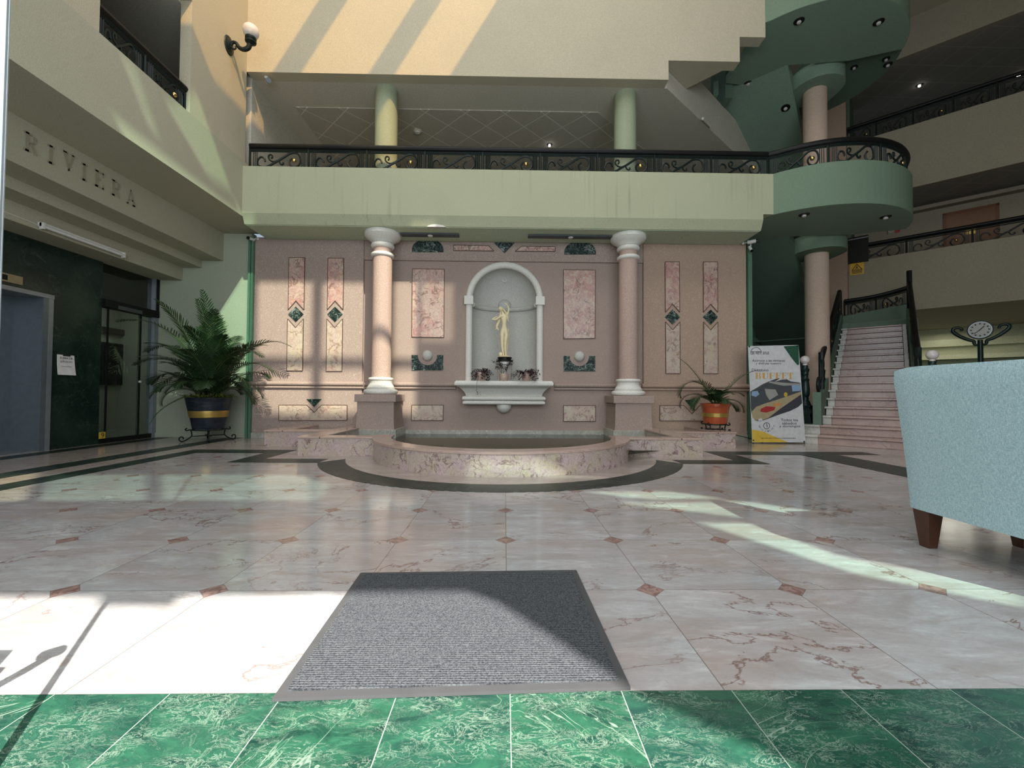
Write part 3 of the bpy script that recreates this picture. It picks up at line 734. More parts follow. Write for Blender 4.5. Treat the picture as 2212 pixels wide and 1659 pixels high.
mb.quad(*[(x, y, .085) for x, y in [(X0-2.33, 7.62), (X0-2.33, 5.69), (X0-1.45, 5.69)]+arcpts(X0, CYF, RC-.21, -PI+.075, -.075, 40)+[(X0+1.45, 5.69), (X0+2.33, 5.69), (X0+2.33, 7.62)]])
mb.build('water_surface', 'water', ft)
# the two great columns ---------------------------------------------------
def column(X, lab):
    t = thing('stone_column', lab, 'column', (X, 7.3, .08)); t['kind'] = 'thing'
    c = (X, 7.3, 0); m = 'pinkcol'
    MB().lathe([(.163, 1.05), (.160, 3.15)], c, 48).build('shaft', m, t, smooth=True)
    MB().lathe([(.155, 3.20), (.155, 3.32)], c, 48).build('neck', m, t, smooth=True)
    def tor(r, z0, z1, k=.5, n=8):
        h = (z1-z0)/2; return [(r-h*k*2+h*k*2*math.sin(PI*i/n), z0+(1-math.cos(PI*i/n))*h) for i in range(n+1)]
    MB().lathe([(.15, 3.135)]+tor(.195, 3.145, 3.215)+[(.15, 3.22)], c, 48).build('collar_ring', 'white', t, smooth=True)
    pr = [(.15, 3.285)]+tor(.197, 3.30, 3.385)+[(.172, 3.39), (.18, 3.40), (.235, 3.445), (.285, 3.475), (.298, 3.50), (.303, 3.505), (.303, 3.572)]
    MB().lathe(pr, c, 48).build('capital', 'white', t, smooth=True)
    pb = [(.16, .79)]+tor(.285, .79, .875)+[(.228, .88)]+tor(.235, .882, .90)+[(.232, .905), (.213, .93), (.193, .965), (.187, .995), (.195, 1.02)]+tor(.209, 1.022, 1.075)+[(.16, 1.078)]
    MB().lathe(pb, c, 48).build('base', 'white', t, smooth=True)
    MB().box(X-.336, X+.336, 6.97, 7.62, .665, .79).build('pedestal_cap', m if 0 else 'pink', t, bevel=.006)
    mb = MB(); pf = [(.300, .665), (.300, .5), (.303, .38), (.308, .29), (.315, .215)]
    for i in range(len(pf)-1):
        (a, z1), (b, z0) = pf[i], pf[i+1]
        v = [(X-b, 7.3-b, z0), (X+b, 7.3-b, z0), (X+b, 7.6, z0), (X-b, 7.6, z0), (X-a, 7.3-a, z1), (X+a, 7.3-a, z1), (X+a, 7.6, z1), (X-a, 7.6, z1)]
        mb.add(v, [(0, 1, 5, 4), (1, 2, 6, 5), (2, 3, 7, 6), (3, 0, 4, 7)])
    mb.build('pedestal', 'pink', t, smooth=True)
    MB().box(X-.352, X+.352, 6.945, 7.62, .02, .215).build('plinth', 'skirt', t, bevel=.004)
column(-2.12, 'pink granite column left of the niche, catching sunlight')
column(2.14, 'pink granite column right of the niche, in shade')
# niche -------------------------------------------------------------------
nt = thing('arched_niche', 'arched plaster niche with a white rounded frame in the fountain wall', 'niche', (NX, WY, NB))
mb = MB(); n = 32
prof = [NB, SPR]; vs = []; fs = []
for j, z in enumerate(prof):
    for i in range(n+1): a = PI*i/n; vs.append((NX+NR*math.cos(a), WY+.02+NR*.8*math.sin(a), z))
for i in range(n): fs.append((i, i+1, n+2+i, n+1+i))
mb.add(vs, fs); vs = []; fs = []; m = 14
for j in range(m+1):
    ph = PI/2*j/m
    for i in range(n+1): a = PI*i/n; vs.append((NX+NR*math.cos(a)*math.cos(ph), WY+.02+NR*.8*math.sin(a)*math.cos(ph), SPR+NR*math.sin(ph)))
for j in range(m):
    for i in range(n): fs.append((j*(n+1)+i, j*(n+1)+i+1, (j+1)*(n+1)+i+1, (j+1)*(n+1)+i))
mb.add(vs, fs); mb.build('niche_shell', 'niche', nt, smooth=True)
fr = NR+.045
mb = MB().tube([(NX-fr, WY-.01, NB), (NX-fr, WY-.01, SPR)]+[(NX+fr*math.cos(PI-PI*i/28), WY-.01, SPR+fr*math.sin(PI-PI*i/28)*.975) for i in range(1, 28)]+[(NX+fr, WY-.01, SPR), (NX+fr, WY-.01, NB)], .062, 12)
mb.build('rounded_frame', 'white', nt, smooth=True, ang=60)
for s in (-1, 1): MB().box(NX+s*fr-.082, NX+s*fr+.082, WY-.10, WY+.02, SPR-.11, SPR+.045).build('impost_block', M['white'], nt, bevel=.004)
hz = SPR-.09
mb = MB().tube([(NX+(NR-.02)*math.cos(PI*i/28), WY+.02+(NR*.8-.02)*math.sin(PI*i/28), hz) for i in range(29)], .045, 10); mb.build('cornice_ring', 'niche', nt, smooth=True, ang=60)
MB().sphere((NX, WY+.02+NR*.8-.03, hz+.07), .125, 28, 16, (1, .8, 1)).build('plaster_ball', 'niche', nt, smooth=True)
MB().tube([(NX+.04*math.cos(a*PI/8), WY+.33, 2.97+.028*math.sin(a*PI/8)) for a in range(16)], .006, 6, True).build('ceiling_ring', 'white', nt, smooth=True)
# shelf under the niche
sh = thing('niche_shelf', 'white plaster console shelf under the niche', 'shelf', (NX, WY, .6))
def tapered(levels, mat, nm, bev=0):
    """levels: (half width, depth, z)"""
    mb = MB(); vs = []
    for w, d, z in levels: vs += [(NX-w, WY-d, z), (NX+w, WY-d, z), (NX+w, WY+.05, z), (NX-w, WY+.05, z)]
    fs = []
    for i in range(len(levels)-1):
        for k in range(4): fs.append((i*4+k, i*4+(k+1) % 4, i*4+4+(k+1) % 4, i*4+4+k))
    fs += [(3, 2, 1, 0), tuple(len(vs)-4+k for k in range(4))]
    return mb.add(vs, fs).build(nm, mat, sh, smooth=True, ang=50)
ZT = NB+.005
tapered([(.675, .18, .765), (.68, .20, .80), (.70, .235, .84), (.74, .27, .885), (.79, .31, .925), (.845, .345, .95), (.858, .352, .965), (.862, .355, .985), (.858, .352, 1.005), (.848, .345, 1.02), (.83, .335, ZT)], 'white', 'console')
def roll(w, d, z0, z1, nm):
    h = (z1-z0)/2; L = [(w-h+h*math.sin(PI*i/8), d-h+h*math.sin(PI*i/8), z0+h-h*math.cos(PI*i/8)) for i in range(9)]
    return tapered(L, 'white', nm)
roll(.735, .25, .69, .768, 'upper_roll'); roll(.725, .24, .615, .69, 'lower_roll')
MB().sphere((NX, WY-.08, .60), .135, 28, 16).build('plaster_ball', 'white', sh, smooth=True)
# drum pedestal and pots on the shelf
PX = atY(1090, 800, 7.66).x; PYY = 7.66
MB().prism(arcpts(NX, WY+.02, 1, 0, PI, 24) and [(NX+NR*math.cos(PI*i/24), WY+.02+NR*.8*math.sin(PI*i/24)) for i in range(25)], NB-.02, ZT, 'Z').build('niche_floor', 'niche', nt)
dp = thing('drum_pedestal', 'round grey marble drum with a black top under the statue', 'pedestal', (PX, PYY, ZT))
MB().lathe([(.155, ZT), (.155, ZT+.02), (.135, ZT+.03), (.135, ZT+.295), (.155, ZT+.305), (.155, ZT+.345), (.14, ZT+.35)], (PX, PYY, 0), 36).build('drum', 'greymarble', dp, smooth=True)
MB().lathe([(.155, ZT+.35), (.15, ZT+.37), (.12, ZT+.395), (.12, ZT+.415), (.135, ZT+.42), (.13, ZT+.435)], (PX, PYY, 0), 36).build('black_top', 'black', dp, smooth=True)
SZ = ZT+.436
def leafquad(mb, p, d, L, w, up=Vector((0, 0, 1)), droop=.25):
    d = d.normalized(); a, b = frame(d, up)
    q0 = p; q1 = p+d*L*.45+b*L*.06; q2 = p+d*L-Vector((0, 0, droop*L))
    o = len(mb.v); mb.v += [tuple(q0), tuple(q1+a*w/2), tuple(q2), tuple(q1-a*w/2), tuple(q1-b*w*.15)]
    mb.f += [(o, o+1, o+4), (o+1, o+2, o+4), (o+2, o+3, o+4), (o+3, o, o+4)]
def trailing_pot(u, v, lab, r, h, leafm, seed, tall=False, trail=False, pot='rosepot'):
    rnd = random.Random(seed); p = atY(u, v, 7.415); x, y = p.x, 7.415
    t = thing('flower_pot', lab, 'potted plant', (x, y, ZT), group=None)
    MB().lathe([(r*.72, ZT), (r*.9, ZT+h*.3), (r, ZT+h*.7), (r*.93, ZT+h*.97), (r*.85, ZT+h), (r*.8, ZT+h*.93), (.001, ZT+h*.9)], (x, y, 0), 24).build('pot', pot, t, smooth=True)
    mb, ms = MB(), MB()
    for k in range(11 if tall else 26):
        az = rnd.uniform(0, 2*PI); el = rnd.uniform(1.1, 1.5) if tall else rnd.uniform(-.2, 1.2); L = rnd.uniform(.16, .30) if tall else rnd.uniform(.12, .26)
        q = Vector((x+r*.5*math.cos(az), y+r*.5*math.sin(az), ZT+h*.92)); pts = [q.copy()]
        for i in range(8):
            d = Vector((math.cos(az)*math.cos(el), math.sin(az)*math.cos(el), math.sin(el))); q = q+d*L/8
            if q.z < ZT+.012: q.z = ZT+.012
            el -= .10 if tall else .30; pts.append(q.copy())
            if not (tall and i < 3):
                for s in (0, 1): leafquad(mb, q, Vector((rnd.uniform(-1, 1), rnd.uniform(-1, 1), rnd.uniform(-.2, .6))), rnd.uniform(.045, .085) if tall else rnd.uniform(.04, .075), .024 if tall else .024)
        ms.tube(pts, .0022, 3)
    if trail:
        pts = [(x-.03, y-.03, ZT+.03), (x-.06, y-.10, ZT+.01), (x-.065, y-.13, ZT-.06), (x-.07, y-.10, ZT-.16), (x-.055, y-.08, ZT-.22)]
        pts = [Vector(q) for q in pts]; ms.tube(spline(pts, 5), .002, 3)
        for k in range(9): leafquad(mb, pts[-1]+Vector((rnd.uniform(-.03, .05), -.005, rnd.uniform(-.03, .07))), Vector((rnd.uniform(-1, 1), -.3, rnd.uniform(-.8, .4))), .045, .02)
    ms.build('stems', 'purple', t); mb.build('leaves', leafm, t)
trailing_pot(1039, 828, 'small pot of purple trailing leaves at the left end of the niche shelf', .085, .15, 'purple', 3, trail=True)
trailing_pot(1088, 828, 'rose pot with upright dark leaves in front of the drum pedestal', .085, .13, 'darkleaf', 5, tall=True)
trailing_pot(1137, 828, 'rose pot of dark trailing leaves at the right end of the niche shelf', .088, .15, 'purple', 11)

# statue --------------------------------------------------------------------
def skin(name, verts, edges, parent, mat, root=0, sub=2, mirror=None):
    me = bpy.data.meshes.new(name); iv = parent.matrix_basis.inverted()
    me.from_pydata([tuple(iv @ Vector(v[0])) for v in verts], edges, []); me.update()
    o = bpy.data.objects.new(name, me); C.objects.link(o); o.parent = parent
    md = o.modifiers.new('skin', 'SKIN'); md.use_smooth_shade = True
    lay = me.skin_vertices[0] if len(me.skin_vertices) else None
    if lay is None:
        bpy.context.view_layer.objects.active = o; bpy.ops.mesh.customdata_skin_add(); lay = me.skin_vertices[0]
    for i, v in enumerate(verts):
        r = v[1]; lay.data[i].radius = (r[0]*1.22, r[1]*1.2) if isinstance(r, tuple) else (r, r)
        lay.data[i].use_root = (i == root)
    sb = o.modifiers.new('sub', 'SUBSURF'); sb.levels = sub; sb.render_levels = sub
    me.materials.append(M[mat]); return o
sx, sy = PX, PYY
def st(u, v, dy=0.):                    # statue joint from its place in the picture plane
    p = atY(u, v, PYY-.02); return (p.x, sy+dy, p.z)
K = .00825
root = thing('statue', 'ivory statue of a woman with one arm raised, standing in the niche', 'statue', (sx, sy, SZ))
S = [ (st(1088.8, 714), (.060, .050)),      # 0 pelvis
      (st(1089.2, 707), (.052, .043)),      # 1 waist low
      (st(1089.4, 701), (.045, .037)),      # 2 waist
      (st(1089.5, 693), (.050, .042)),      # 3 ribs
      (st(1089, 685), (.052, .040)),      # 4 chest
      (st(1086.5, 677), (.020, .020)),        # 5 neck base
      (st(1083, 670), (.015, .015)),      # 6 neck
      (st(1084.5, 718, -.0), (.036, .038)),    # 7 hip L (viewer left)
      (st(1084.8, 728, -.008), (.033, .034)),    # 8 thigh
      (st(1085, 744, -.015), (.022, .024)),   # 9 knee
      (st(1085.5, 753, -.01), (.021, .023)),   # 10 calf
      (st(1088, 768, 0), (.011, .012)),    # 11 ankle
      (st(1088, 770.5, -.03), (.010, .008)),    # 12 foot
      (st(1094.5, 718), (.036, .038)),      # 13 hip R
      (st(1093.5, 728, -.004), (.033, .034)),    # 14
      (st(1091.5, 744, -.004), (.021, .023)),      # 15 knee
      (st(1091.5, 753, .006), (.020, .022)),    # 16
      (st(1093, 768, .01), (.011, .012)),    # 17
      (st(1095, 770.5, -.02), (.010, .008)),   # 18
      (st(1081.5, 683), (.022, .022)),        # 19 shoulder L
      (st(1071.5, 690.5, -.02), (.015, .015)),    # 20
      (st(1062.5, 690.5, -.03), (.013, .013)),    # 21 elbow
      (st(1068, 686.5, -.01), (.011, .011)),    # 22
      (st(1074.5, 683, 0), (.009, .009)),    # 23 hand behind head
      (st(1095, 681), (.022, .022)),      # 24 shoulder R
      (st(1097.5, 675, -.005), (.016, .016)),    # 25
      (st(1099.5, 667, -.01), (.013, .013)),      # 26 elbow
      (st(1096.8, 661, -.01), (.011, .011)),    # 27
      (st(1093, 655, -.01), (.008, .008)) ]      # 28 wrist
E = [(0, 1), (1, 2), (2, 3), (3, 4), (4, 5), (5, 6), (0, 7), (7, 8), (8, 9), (9, 10), (10, 11), (11, 12), (0, 13), (13, 14), (14, 15), (15, 16), (16, 17), (17, 18), (4, 19), (19, 20), (20, 21), (21, 22), (22, 23), (4, 24), (24, 25), (25, 26), (26, 27), (27, 28)]
wr = Vector(S[28][0]); k0 = len(S)
for i, (dx, dz, L) in enumerate(((-.9, .45, .026), (-1, .15, .030), (-1, -.15, .030), (-.9, -.45, .026), (-.3, -.9, .018))):
    d = Vector((dx, -.2, dz)).normalized()
    S.append((tuple(wr+d*.012), .0038)); S.append((tuple(wr+d*L), .0030)); E += [(28, len(S)-2), (len(S)-2, len(S)-1)]
skin('body', S, E, root, 'statue')
# head with face, tilted back to the viewer's left
hc = Vector(st(1081.5, 667.5)); mb = MB()
Rh = Matrix.Rotation(-.45, 3, 'Y')
def H(q): q = Rh @ Vector(q); return q+hc
mb.sphere((0, 0, 0), 1, 24, 16); mb.v = [tuple(H((p[0]*.033*(1-.12*max(0, -p[2])), p[1]*.038, p[2]*.046))) for p in mb.v]
mb.build('head', 'statue', root, smooth=True)
mb = MB(); nb = len(mb.v)
mb.sphere((0, 0, 0), 1, 8, 6); mb.v = [tuple(H((p[0]*.0055, -.036+p[1]*.008, -.006+p[2]*.013))) for p in mb.v]
for s in (-1, 1):
    k = len(mb.v); mb.sphere((0, 0, 0), 1, 8, 6)
    mb.v[k:] = [tuple(H((s*.013+p[0]*.007, -.032+p[1]*.004, .004+p[2]*.004))) for p in mb.v[k:]]
k = len(mb.v); mb.sphere((0, 0, 0), 1, 8, 6); mb.v[k:] = [tuple(H((p[0]*.009, -.033+p[1]*.005, -.024+p[2]*.004))) for p in mb.v[k:]]
mb.build('face', 'statue', root, smooth=True)
for s in (-1, 1):
    p = st(1089+s*4, 684.5, -.036); MB().sphere(p, .019, 14, 10, (1, .8, 1)).build('bust', 'statue', root, smooth=True)
mb = MB()                                # hair: cap and long locks on both sides
mb.sphere((0, 0, 0), 1, 20, 12); mb.v = [tuple(H((p[0]*.039, .010+p[1]*.037, .006+p[2]*.048))) for p in mb.v]
rnd = random.Random(2)
for i in range(5): mb.tube(spline([H((.03, -.004+.008*i, .02)), Vector(st(1090, 671+i*.4, -.01+.01*i)), Vector(st(1093.5+i*.7, 677, -.02+.01*i)), Vector(st(1096+i*.6, 685, -.03+.012*i)), Vector(st(1098-i*.4, 694-i, -.02))], 6), [.011+.006*math.sin(PI*j/24) for j in range(25)], 6)
for i in range(6): mb.tube(spline([H((-.02+.006*i, .02, 0)), Vector(st(1082-i*.5, 681, .03)), Vector(st(1079-i*.6, 692, .03)), Vector(st(1076-i*.8, 700+i, .025)), Vector(st(1073+i*.7, 707+i*1.2, .01)), Vector(st(1071+i*.5, 712-i*1.5, .0))], 6), [.009+.005*math.sin(PI*j/30) for j in range(31)], 6)
mb.build('hair', 'statue', root, smooth=True, ang=70)
mb = MB()                                # thin drapery falling behind the legs
for i in range(4): mb.tube(spline([Vector(st(1097.5, 708+i*3, .03)), Vector(st(1098.5-i*.6, 722, .045)), Vector(st(1096-i*.8, 745, .05)), Vector(st(1094-i*1.0, 768, .04))], 6), .012, 6)
mb.build('drapery', 'statue', root, smooth=True, ang=70)
mb = MB().lathe([(.105, SZ), (.11, SZ+.01), (.095, SZ+.022), (.07, SZ+.03), (.001, SZ+.032)], (sx+.0, sy, 0), 28)
mb.sphere(st(1081.5, 765, .02), .04, 14, 10, (1, .8, 1.1)); mb.sphere(st(1086, 768, .04), .03, 14, 10, (1.2, .8, .9))
mb.build('rock_base', 'statue', root, smooth=True)

# railings --------------------------------------------------------------------
SCR = [[(.17, .36), (.165, .49), (.13, .62), (.07, .65), (.015, .49), (0, .28), (.03, .10), (.13, .03), (.24, .07), (.385, .30), (.53, .53), (.63, .72), (.74, .91), (.84, .97), (.935, .88), (.985, .62), (.985, .32), (.93, .10), (.84, .03), (.765, .13), (.735, .34), (.757, .51), (.80, .60)],
       [(.457, .45), (.385, .37), (.31, .42), (.257, .56), (.25, .72), (.286, .82), (.33, .78), (.336, .64), (.31, .57)],
       [(.62, .70), (.53, .57), (.50, .44), (.514, .28), (.557, .19), (.595, .24), (.585, .34)]]
def railing(name, lab, path, n, h, balls=1, mat='iron', k=1., flip=False, first=0, thin=1., ends=True):
    """path: points along the foot of the railing; h: height; n: number of scrollwork bays"""
    P = [Vector(p) for p in path]; L = [0]
    for i in range(1, len(P)): L.append(L[-1]+(P[i]-P[i-1]).length)
    tot = L[-1]
    def at(s, z):
        s = max(0., min(tot, s)); i = 0
        while i < len(L)-2 and L[i+1] < s: i += 1
        f = (s-L[i])/max(1e-6, L[i+1]-L[i]); q = P[i].lerp(P[i+1], f); return q+Vector((0, 0, z))
    def along(z, a=0, b=None, m=None):
        b = tot if b is None else b; m = m or max(2, int((b-a)/.12)); return [at(a+(b-a)*i/m, z) for i in range(m+1)]
    t = thing(name, lab, 'railing', tuple(P[0]))
    w = k; thin = thin*1.45
    MB().tube(along(h-.030*w), .046*w, 8).build('handrail', 'black' if mat == 'iron' else mat, t, smooth=True, ang=60)
    MB().tube(along(h*.80), .012*w*thin, 5).build('upper_rail', mat, t); MB().tube(along(h*.72), .009*w*thin, 5).build('middle_rail', mat, t)
    MB().tube(along(.014), .013*w*thin, 5).build('bottom_rail', mat, t)
    bw = tot/n
    for i in range(n+1):
        s = i*bw; q = at(s, 0); MB().tube([at(s, 0), at(s, h*.97)], .014*w*thin, 6).build('post', mat, t)
    for i in range(n):
        s0, s1 = i*bw, (i+1)*bw; mb = MB(); g = min(.17*bw, .11)
        for s in (s0+g*.55, s0+g*.8, s0+g*1.05, s1-g*.55, s1-g*.8, s1-g*1.05): mb.tube([at(s, .014), at(s, h*.72)], .0065*w*thin, 4)
        a, b = s0+g*1.15, s1-g*1.15
        for li, ln in enumerate(SCR):
            pts = []
            sp_ = spline([(p[0], p[1], 0) for p in ln], 4)
            for p in sp_:
                x = 1-p.x if flip else p.x; pts.append(at(a+(b-a)*x, .02+(h*.70-.02)*p.y))
            m_ = len(pts); rr = [(.0105 if li == 0 else .009)*w*thin*(1.25 if .35 < j/m_ < .6 and li == 0 else 1) for j in range(m_)]
            mb.tube(pts, rr, 5)
        mb.build('scroll_panel', mat, t, smooth=True, ang=70)
        if balls and (i+first) % 2 == 0:
            x = .155 if flip else .845
            MB().sphere(at(a+(b-a)*x, .02+(h*.70)*.42), .034*w, 14, 10).build('brass_ball', 'brass', t, smooth=True)
    return t
yr = 6.97
railing('balcony_railing', 'long dark iron balcony railing with scrollwork above the fountain wall', [(-4.22, yr, 4.50), (-3.90, yr, 4.50), (4.40, yr, 4.50)], 9, .395, k=1.)
rp = [(x*1.0, y, 4.50) for x, y in arcpts(AC[0], AC[1], AR-.07, -2.27, -.40, 30)]
railing('curved_railing', 'curved dark iron railing with scrollwork on the bulging green balcony', [(4.42, 6.97, 4.50)]+rp, 4, .395, mat='iron', first=0)
MB().tube([(4.42, 6.97, 4.86)]+[(p[0], p[1], 4.86) for p in rp], .05, 8).build('cap_rail', 'black', bpy.data.objects['curved_railing'], smooth=True, ang=60)
railing('gallery_railing', 'short dark iron railing in the opening high on the left wall', [(-4.36, 4.45, 4.58), (-4.36, 5.73, 4.58)], 2, .36, first=1, flip=False)
a, b = DT(DM+.05, TL-.02, 4.44), DT(DM+.05, -2.6, 4.44)
railing('corridor_railing', 'dark iron railing of the first corridor, in front of the brown door', [a, b], 3, .46, first=1, thin=1.)
a, b = DT(DM+.05, TL+.1, 7.70), DT(DM+.05, -2.6, 7.70)
railing('corridor_railing', 'dark iron railing of the topmost corridor at the upper right', [a, b], 5, .50, first=0)
# ---------------------------------------------------------------- staircase
D0, G, RS, NS = 8.66, .30, .1535, 17
stc = thing('staircase', 'straight flight of rose marble steps with white ends, rising to the right', 'staircase', tuple(DT(D0, .35)))
for i in range(1, NS+1):
    d = D0+G*(i-1); z = RS*i
    if i <= 2: tp0, tp1, tw0, tw1, tr = -1.15, .93, .93, 2.15, None
    else: tp0, tp1, tw0, tw1, tr = -.18, .80, .80, .96 if i == 3 else .905, -.25
    dd = d+G+.04 if i < NS else d+1.3
    if i == 2: dd = d+1.6
    mb = MB().box(d, dd, tp0, tp1, z-RS, z-.036, T=TT).box(d-.028, dd, tp0, tp1, z-.036, z, T=TT)
    s_ = mb.build('step', 'treadp', stc, bevel=.008)
    mb = MB().box(d-.002, dd, tw0, tw1, z-RS, z-.036, T=TT).box(d-.032, dd, tw0, tw1+(.02 if i > 2 else 0), z-.036, z, T=TT)
    mb.build('step_border', 'treadw', s_, bevel=.006)
    if tr is not None: MB().box(d-.002, dd, tr, tp0, z-RS, z, T=TT).build('step_border', 'treadw', s_, bevel=.006)
MB().box(13.4, DM, -.45, 2.9, 2.3, 2.6, T=TT).build('landing_slab', 'dkgreen', stc)
def stringer(t0, t1):
    o = [(9.02, .306), (9.02, .87), (9.5, .87), (9.62, .92)]
    f = lambda d: RS*((d-D0)/G+1)+.22
    o += [(9.8, f(9.8)), (13.6, f(13.6)), (13.6, 1.6), (9.6, .2)]
    return MB().prism(o, t0, t1, 'Y', T=TT)
for t0, t1, lab in ((.92, 1.04, 'left'), (-.38, -.26, 'right')):
    stringer(t0, t1).build('stringer', 'dkgreen', stc)
    tm = (t0+t1)/2; f = lambda d: RS*((d-D0)/G+1)+.22
    r = railing('stair_railing', 'dark iron scroll railing along the %s side of the staircase' % lab, [DT(9.75, tm, f(9.75)), DT(13.55, tm, f(13.55))], 4, .62, first=1 if lab == 'left' else 0)
    hd = spline([DT(9.75, tm, f(9.75)+.60), DT(9.62, tm, f(9.7)+.50), DT(9.60, tm, 1.30), DT(9.58, tm, 1.12), DT(9.48, tm, 1.06), DT(9.36, tm, 1.13), DT(9.24, tm, 1.10), DT(9.17, tm, 1.0), DT(9.24, tm, .90), DT(9.35, tm, .92), DT(9.37, tm, 1.0), DT(9.31, tm, 1.02)], 10)
    MB().tube(hd, .026, 10).build('volute', 'iron', r, smooth=True, ang=60)
    MB().tube([DT(9.70, tm, .9), DT(9.70, tm, 1.62)], .045, 8).build('newel_post', 'iron', r, smooth=True)
    MB().tube([DT(13.55, tm, f(13.5)), DT(13.55, tm, f(13.5)+(.62 if lab == 'left' else .90))], .05, 8).build('newel_post', 'black', r, smooth=True)
lp = [DT(14.3+.0*i, .93-(.93+.33)*i/8, 2.92+.17*(i/8)**2.2) for i in range(9)]
lr = railing('landing_railing', 'dark iron railing rising behind the top of the staircase', lp, 2, .45, flip=True, first=1)
MB().prism([(.98, 2.6), (-.38, 2.6), (-.38, 3.10), (.98, 2.93)], 14.28, 14.36, 'X', T=TT).build('kerb', 'dkgreen', lr)
# globe lamps standing beside the staircase
def lamp(d, t, lab):
    p = DT(d, t, .307); x, y = p.x, p.y; o = thing('globe_lamp', lab, 'lamp', (x, y, .307), TH)
    T = lambda q: Matrix.Rotation(TH-.2, 3, 'Z') @ q+Vector((x, y, 0))
    mb = MB()
    def blk(h, z0, z1, h1=None):
        h1 = h1 or h; v = [T(Vector(q)) for q in ((-h, -h, z0), (h, -h, z0), (h, h, z0), (-h, h, z0), (-h1, -h1, z1), (h1, -h1, z1), (h1, h1, z1), (-h1, h1, z1))]
        mb.add(v, [(0, 3, 2, 1), (4, 5, 6, 7), (0, 1, 5, 4), (1, 2, 6, 5), (2, 3, 7, 6), (3, 0, 4, 7)])
    blk(.135, .307, .34); blk(.118, .34, .44, .108); blk(.098, .44, .60, .088); blk(.105, .60, .635)
    for s in range(4):
        R_ = Matrix.Rotation(PI/2*s, 3, 'Z')
        for a, b, c, e in ((-.05, .05, .47, .48), (-.05, .05, .565, .575), (-.05, -.04, .47, .575), (.04, .05, .47, .575), (-.02, .02, .50, .54)):
            mb.add([T(R_ @ Vector(q)) for q in ((a, -.102, c), (b, -.102, c), (b, -.102, e), (a, -.102, e), (a, -.08, c), (b, -.08, c), (b, -.08, e), (a, -.08, e))], [(0, 1, 2, 3), (4, 7, 6, 5), (0, 4, 5, 1), (1, 5, 6, 2), (2, 6, 7, 3), (3, 7, 4, 0)])
    mb.build('square_base', 'ironG', o, bevel=.004)
    pr = [(.09, .635), (.085, .66), (.07, .70), (.05, .74), (.058, .76), (.048, .78), (.06, .80), (.07, .85), (.074, .92), (.066, 1.0), (.058, 1.07), (.066, 1.09), (.074, 1.10), (.06, 1.115), (.048, 1.13), (.048, 1.19), (.058, 1.20), (.05, 1.22), (.062, 1.26), (.07, 1.285), (.06, 1.30), (.045, 1.32), (.05, 1.345), (.045, 1.365)]
    MB().lathe(pr, (x, y, 0), 28).build('turned_post', 'ironG', o, smooth=True, ang=50)
    MB().lathe([(.035, 1.36), (.04, 1.385), (.035, 1.40)], (x, y, 0), 20).build('globe_neck', 'globe', o, smooth=True)
    MB().sphere((x, y, 1.462), .078, 28, 18).build('globe', 'globe', o, smooth=True)
lamp(9.36, 1.19, 'white globe lamp on a turned dark green post left of the staircase, beside the banner')
lamp(9.36, -.47, 'white globe lamp right of the staircase, its post hidden by the blue armchair')
# clock on a post
cp = atY(2117, 713, 9.2); face = Vector((-cp.x, -cp.y, 0)).normalized(); fa = math.atan2(face.y, face.x)+PI/2
CK = thing('post_clock', 'round white clock with scrolled iron arms on a dark post, behind the armchair', 'clock', (cp.x, cp.y, 0), fa)
Rc = Matrix.Rotation(fa, 3, 'Z')
T = lambda q: Rc @ Vector(q)+Vector((cp.x, cp.y, 0))
cz = cp.z
def disc(r0, y0, y1, mat, nm, z=cz):
    mb = MB(); 
    mb.lathe([(r0, y0), (r0, y1)], (0, 0, 0), 40, T=lambda q: T((q.x, q.z, z+q.y))); return mb.build(nm, mat, CK, smooth=True)
disc(.205, -.05, .06, 'iron', 'case'); disc(.182, -.062, -.05, 'steelL', 'bezel'); disc(.170, -.066, -.055, plain('clock_face', (.50, .50, .47), .5), 'dial')
mb = MB()
for k in range(12):
    a = k*PI/6; mb.box(-.012, .012, -.07, -.064,   .12, .148, T=lambda q: T((q.x*math.cos(a)+q.z*math.sin(a), q.y, cz+q.z*math.cos(a)-q.x*math.sin(a))))
mb.build('hour_marks', 'ink', CK)
mb = MB()
for a, L, w in ((math.radians(40), .10, .008), (math.radians(228), .13, .006)):
    mb.box(-w, w, -.074, -.068, -.03, L, T=lambda q: T((q.x*math.cos(a)+q.z*math.sin(a), q.y, cz+q.z*math.cos(a)-q.x*math.sin(a))))
mb.build('hands', 'ink', CK)
MB().lathe([(.16, 0), (.16, .1), (.07, .2), (.05, .5), (.045, cz-.22)], (cp.x, cp.y, 0), 20).build('post', 'ironG', CK, smooth=True)
for s in (-1, 1):
    pts = spline([T((s*q[0], 0, cz+q[1])) for q in ((.03, -.30), (.06, -.33), (.09, -.30), (.10, -.24), (.18, -.20), (.30, -.12), (.40, -.02), (.42, .05), (.37, .09), (.30, .07), (.27, .03), (.31, .02))], 6)
    MB().tube(pts, [.016+.022*math.sin(PI*j/(len(pts)-1)) for j in range(len(pts))], 8).build('scroll_arm', 'ironG', CK, smooth=True, ang=60)

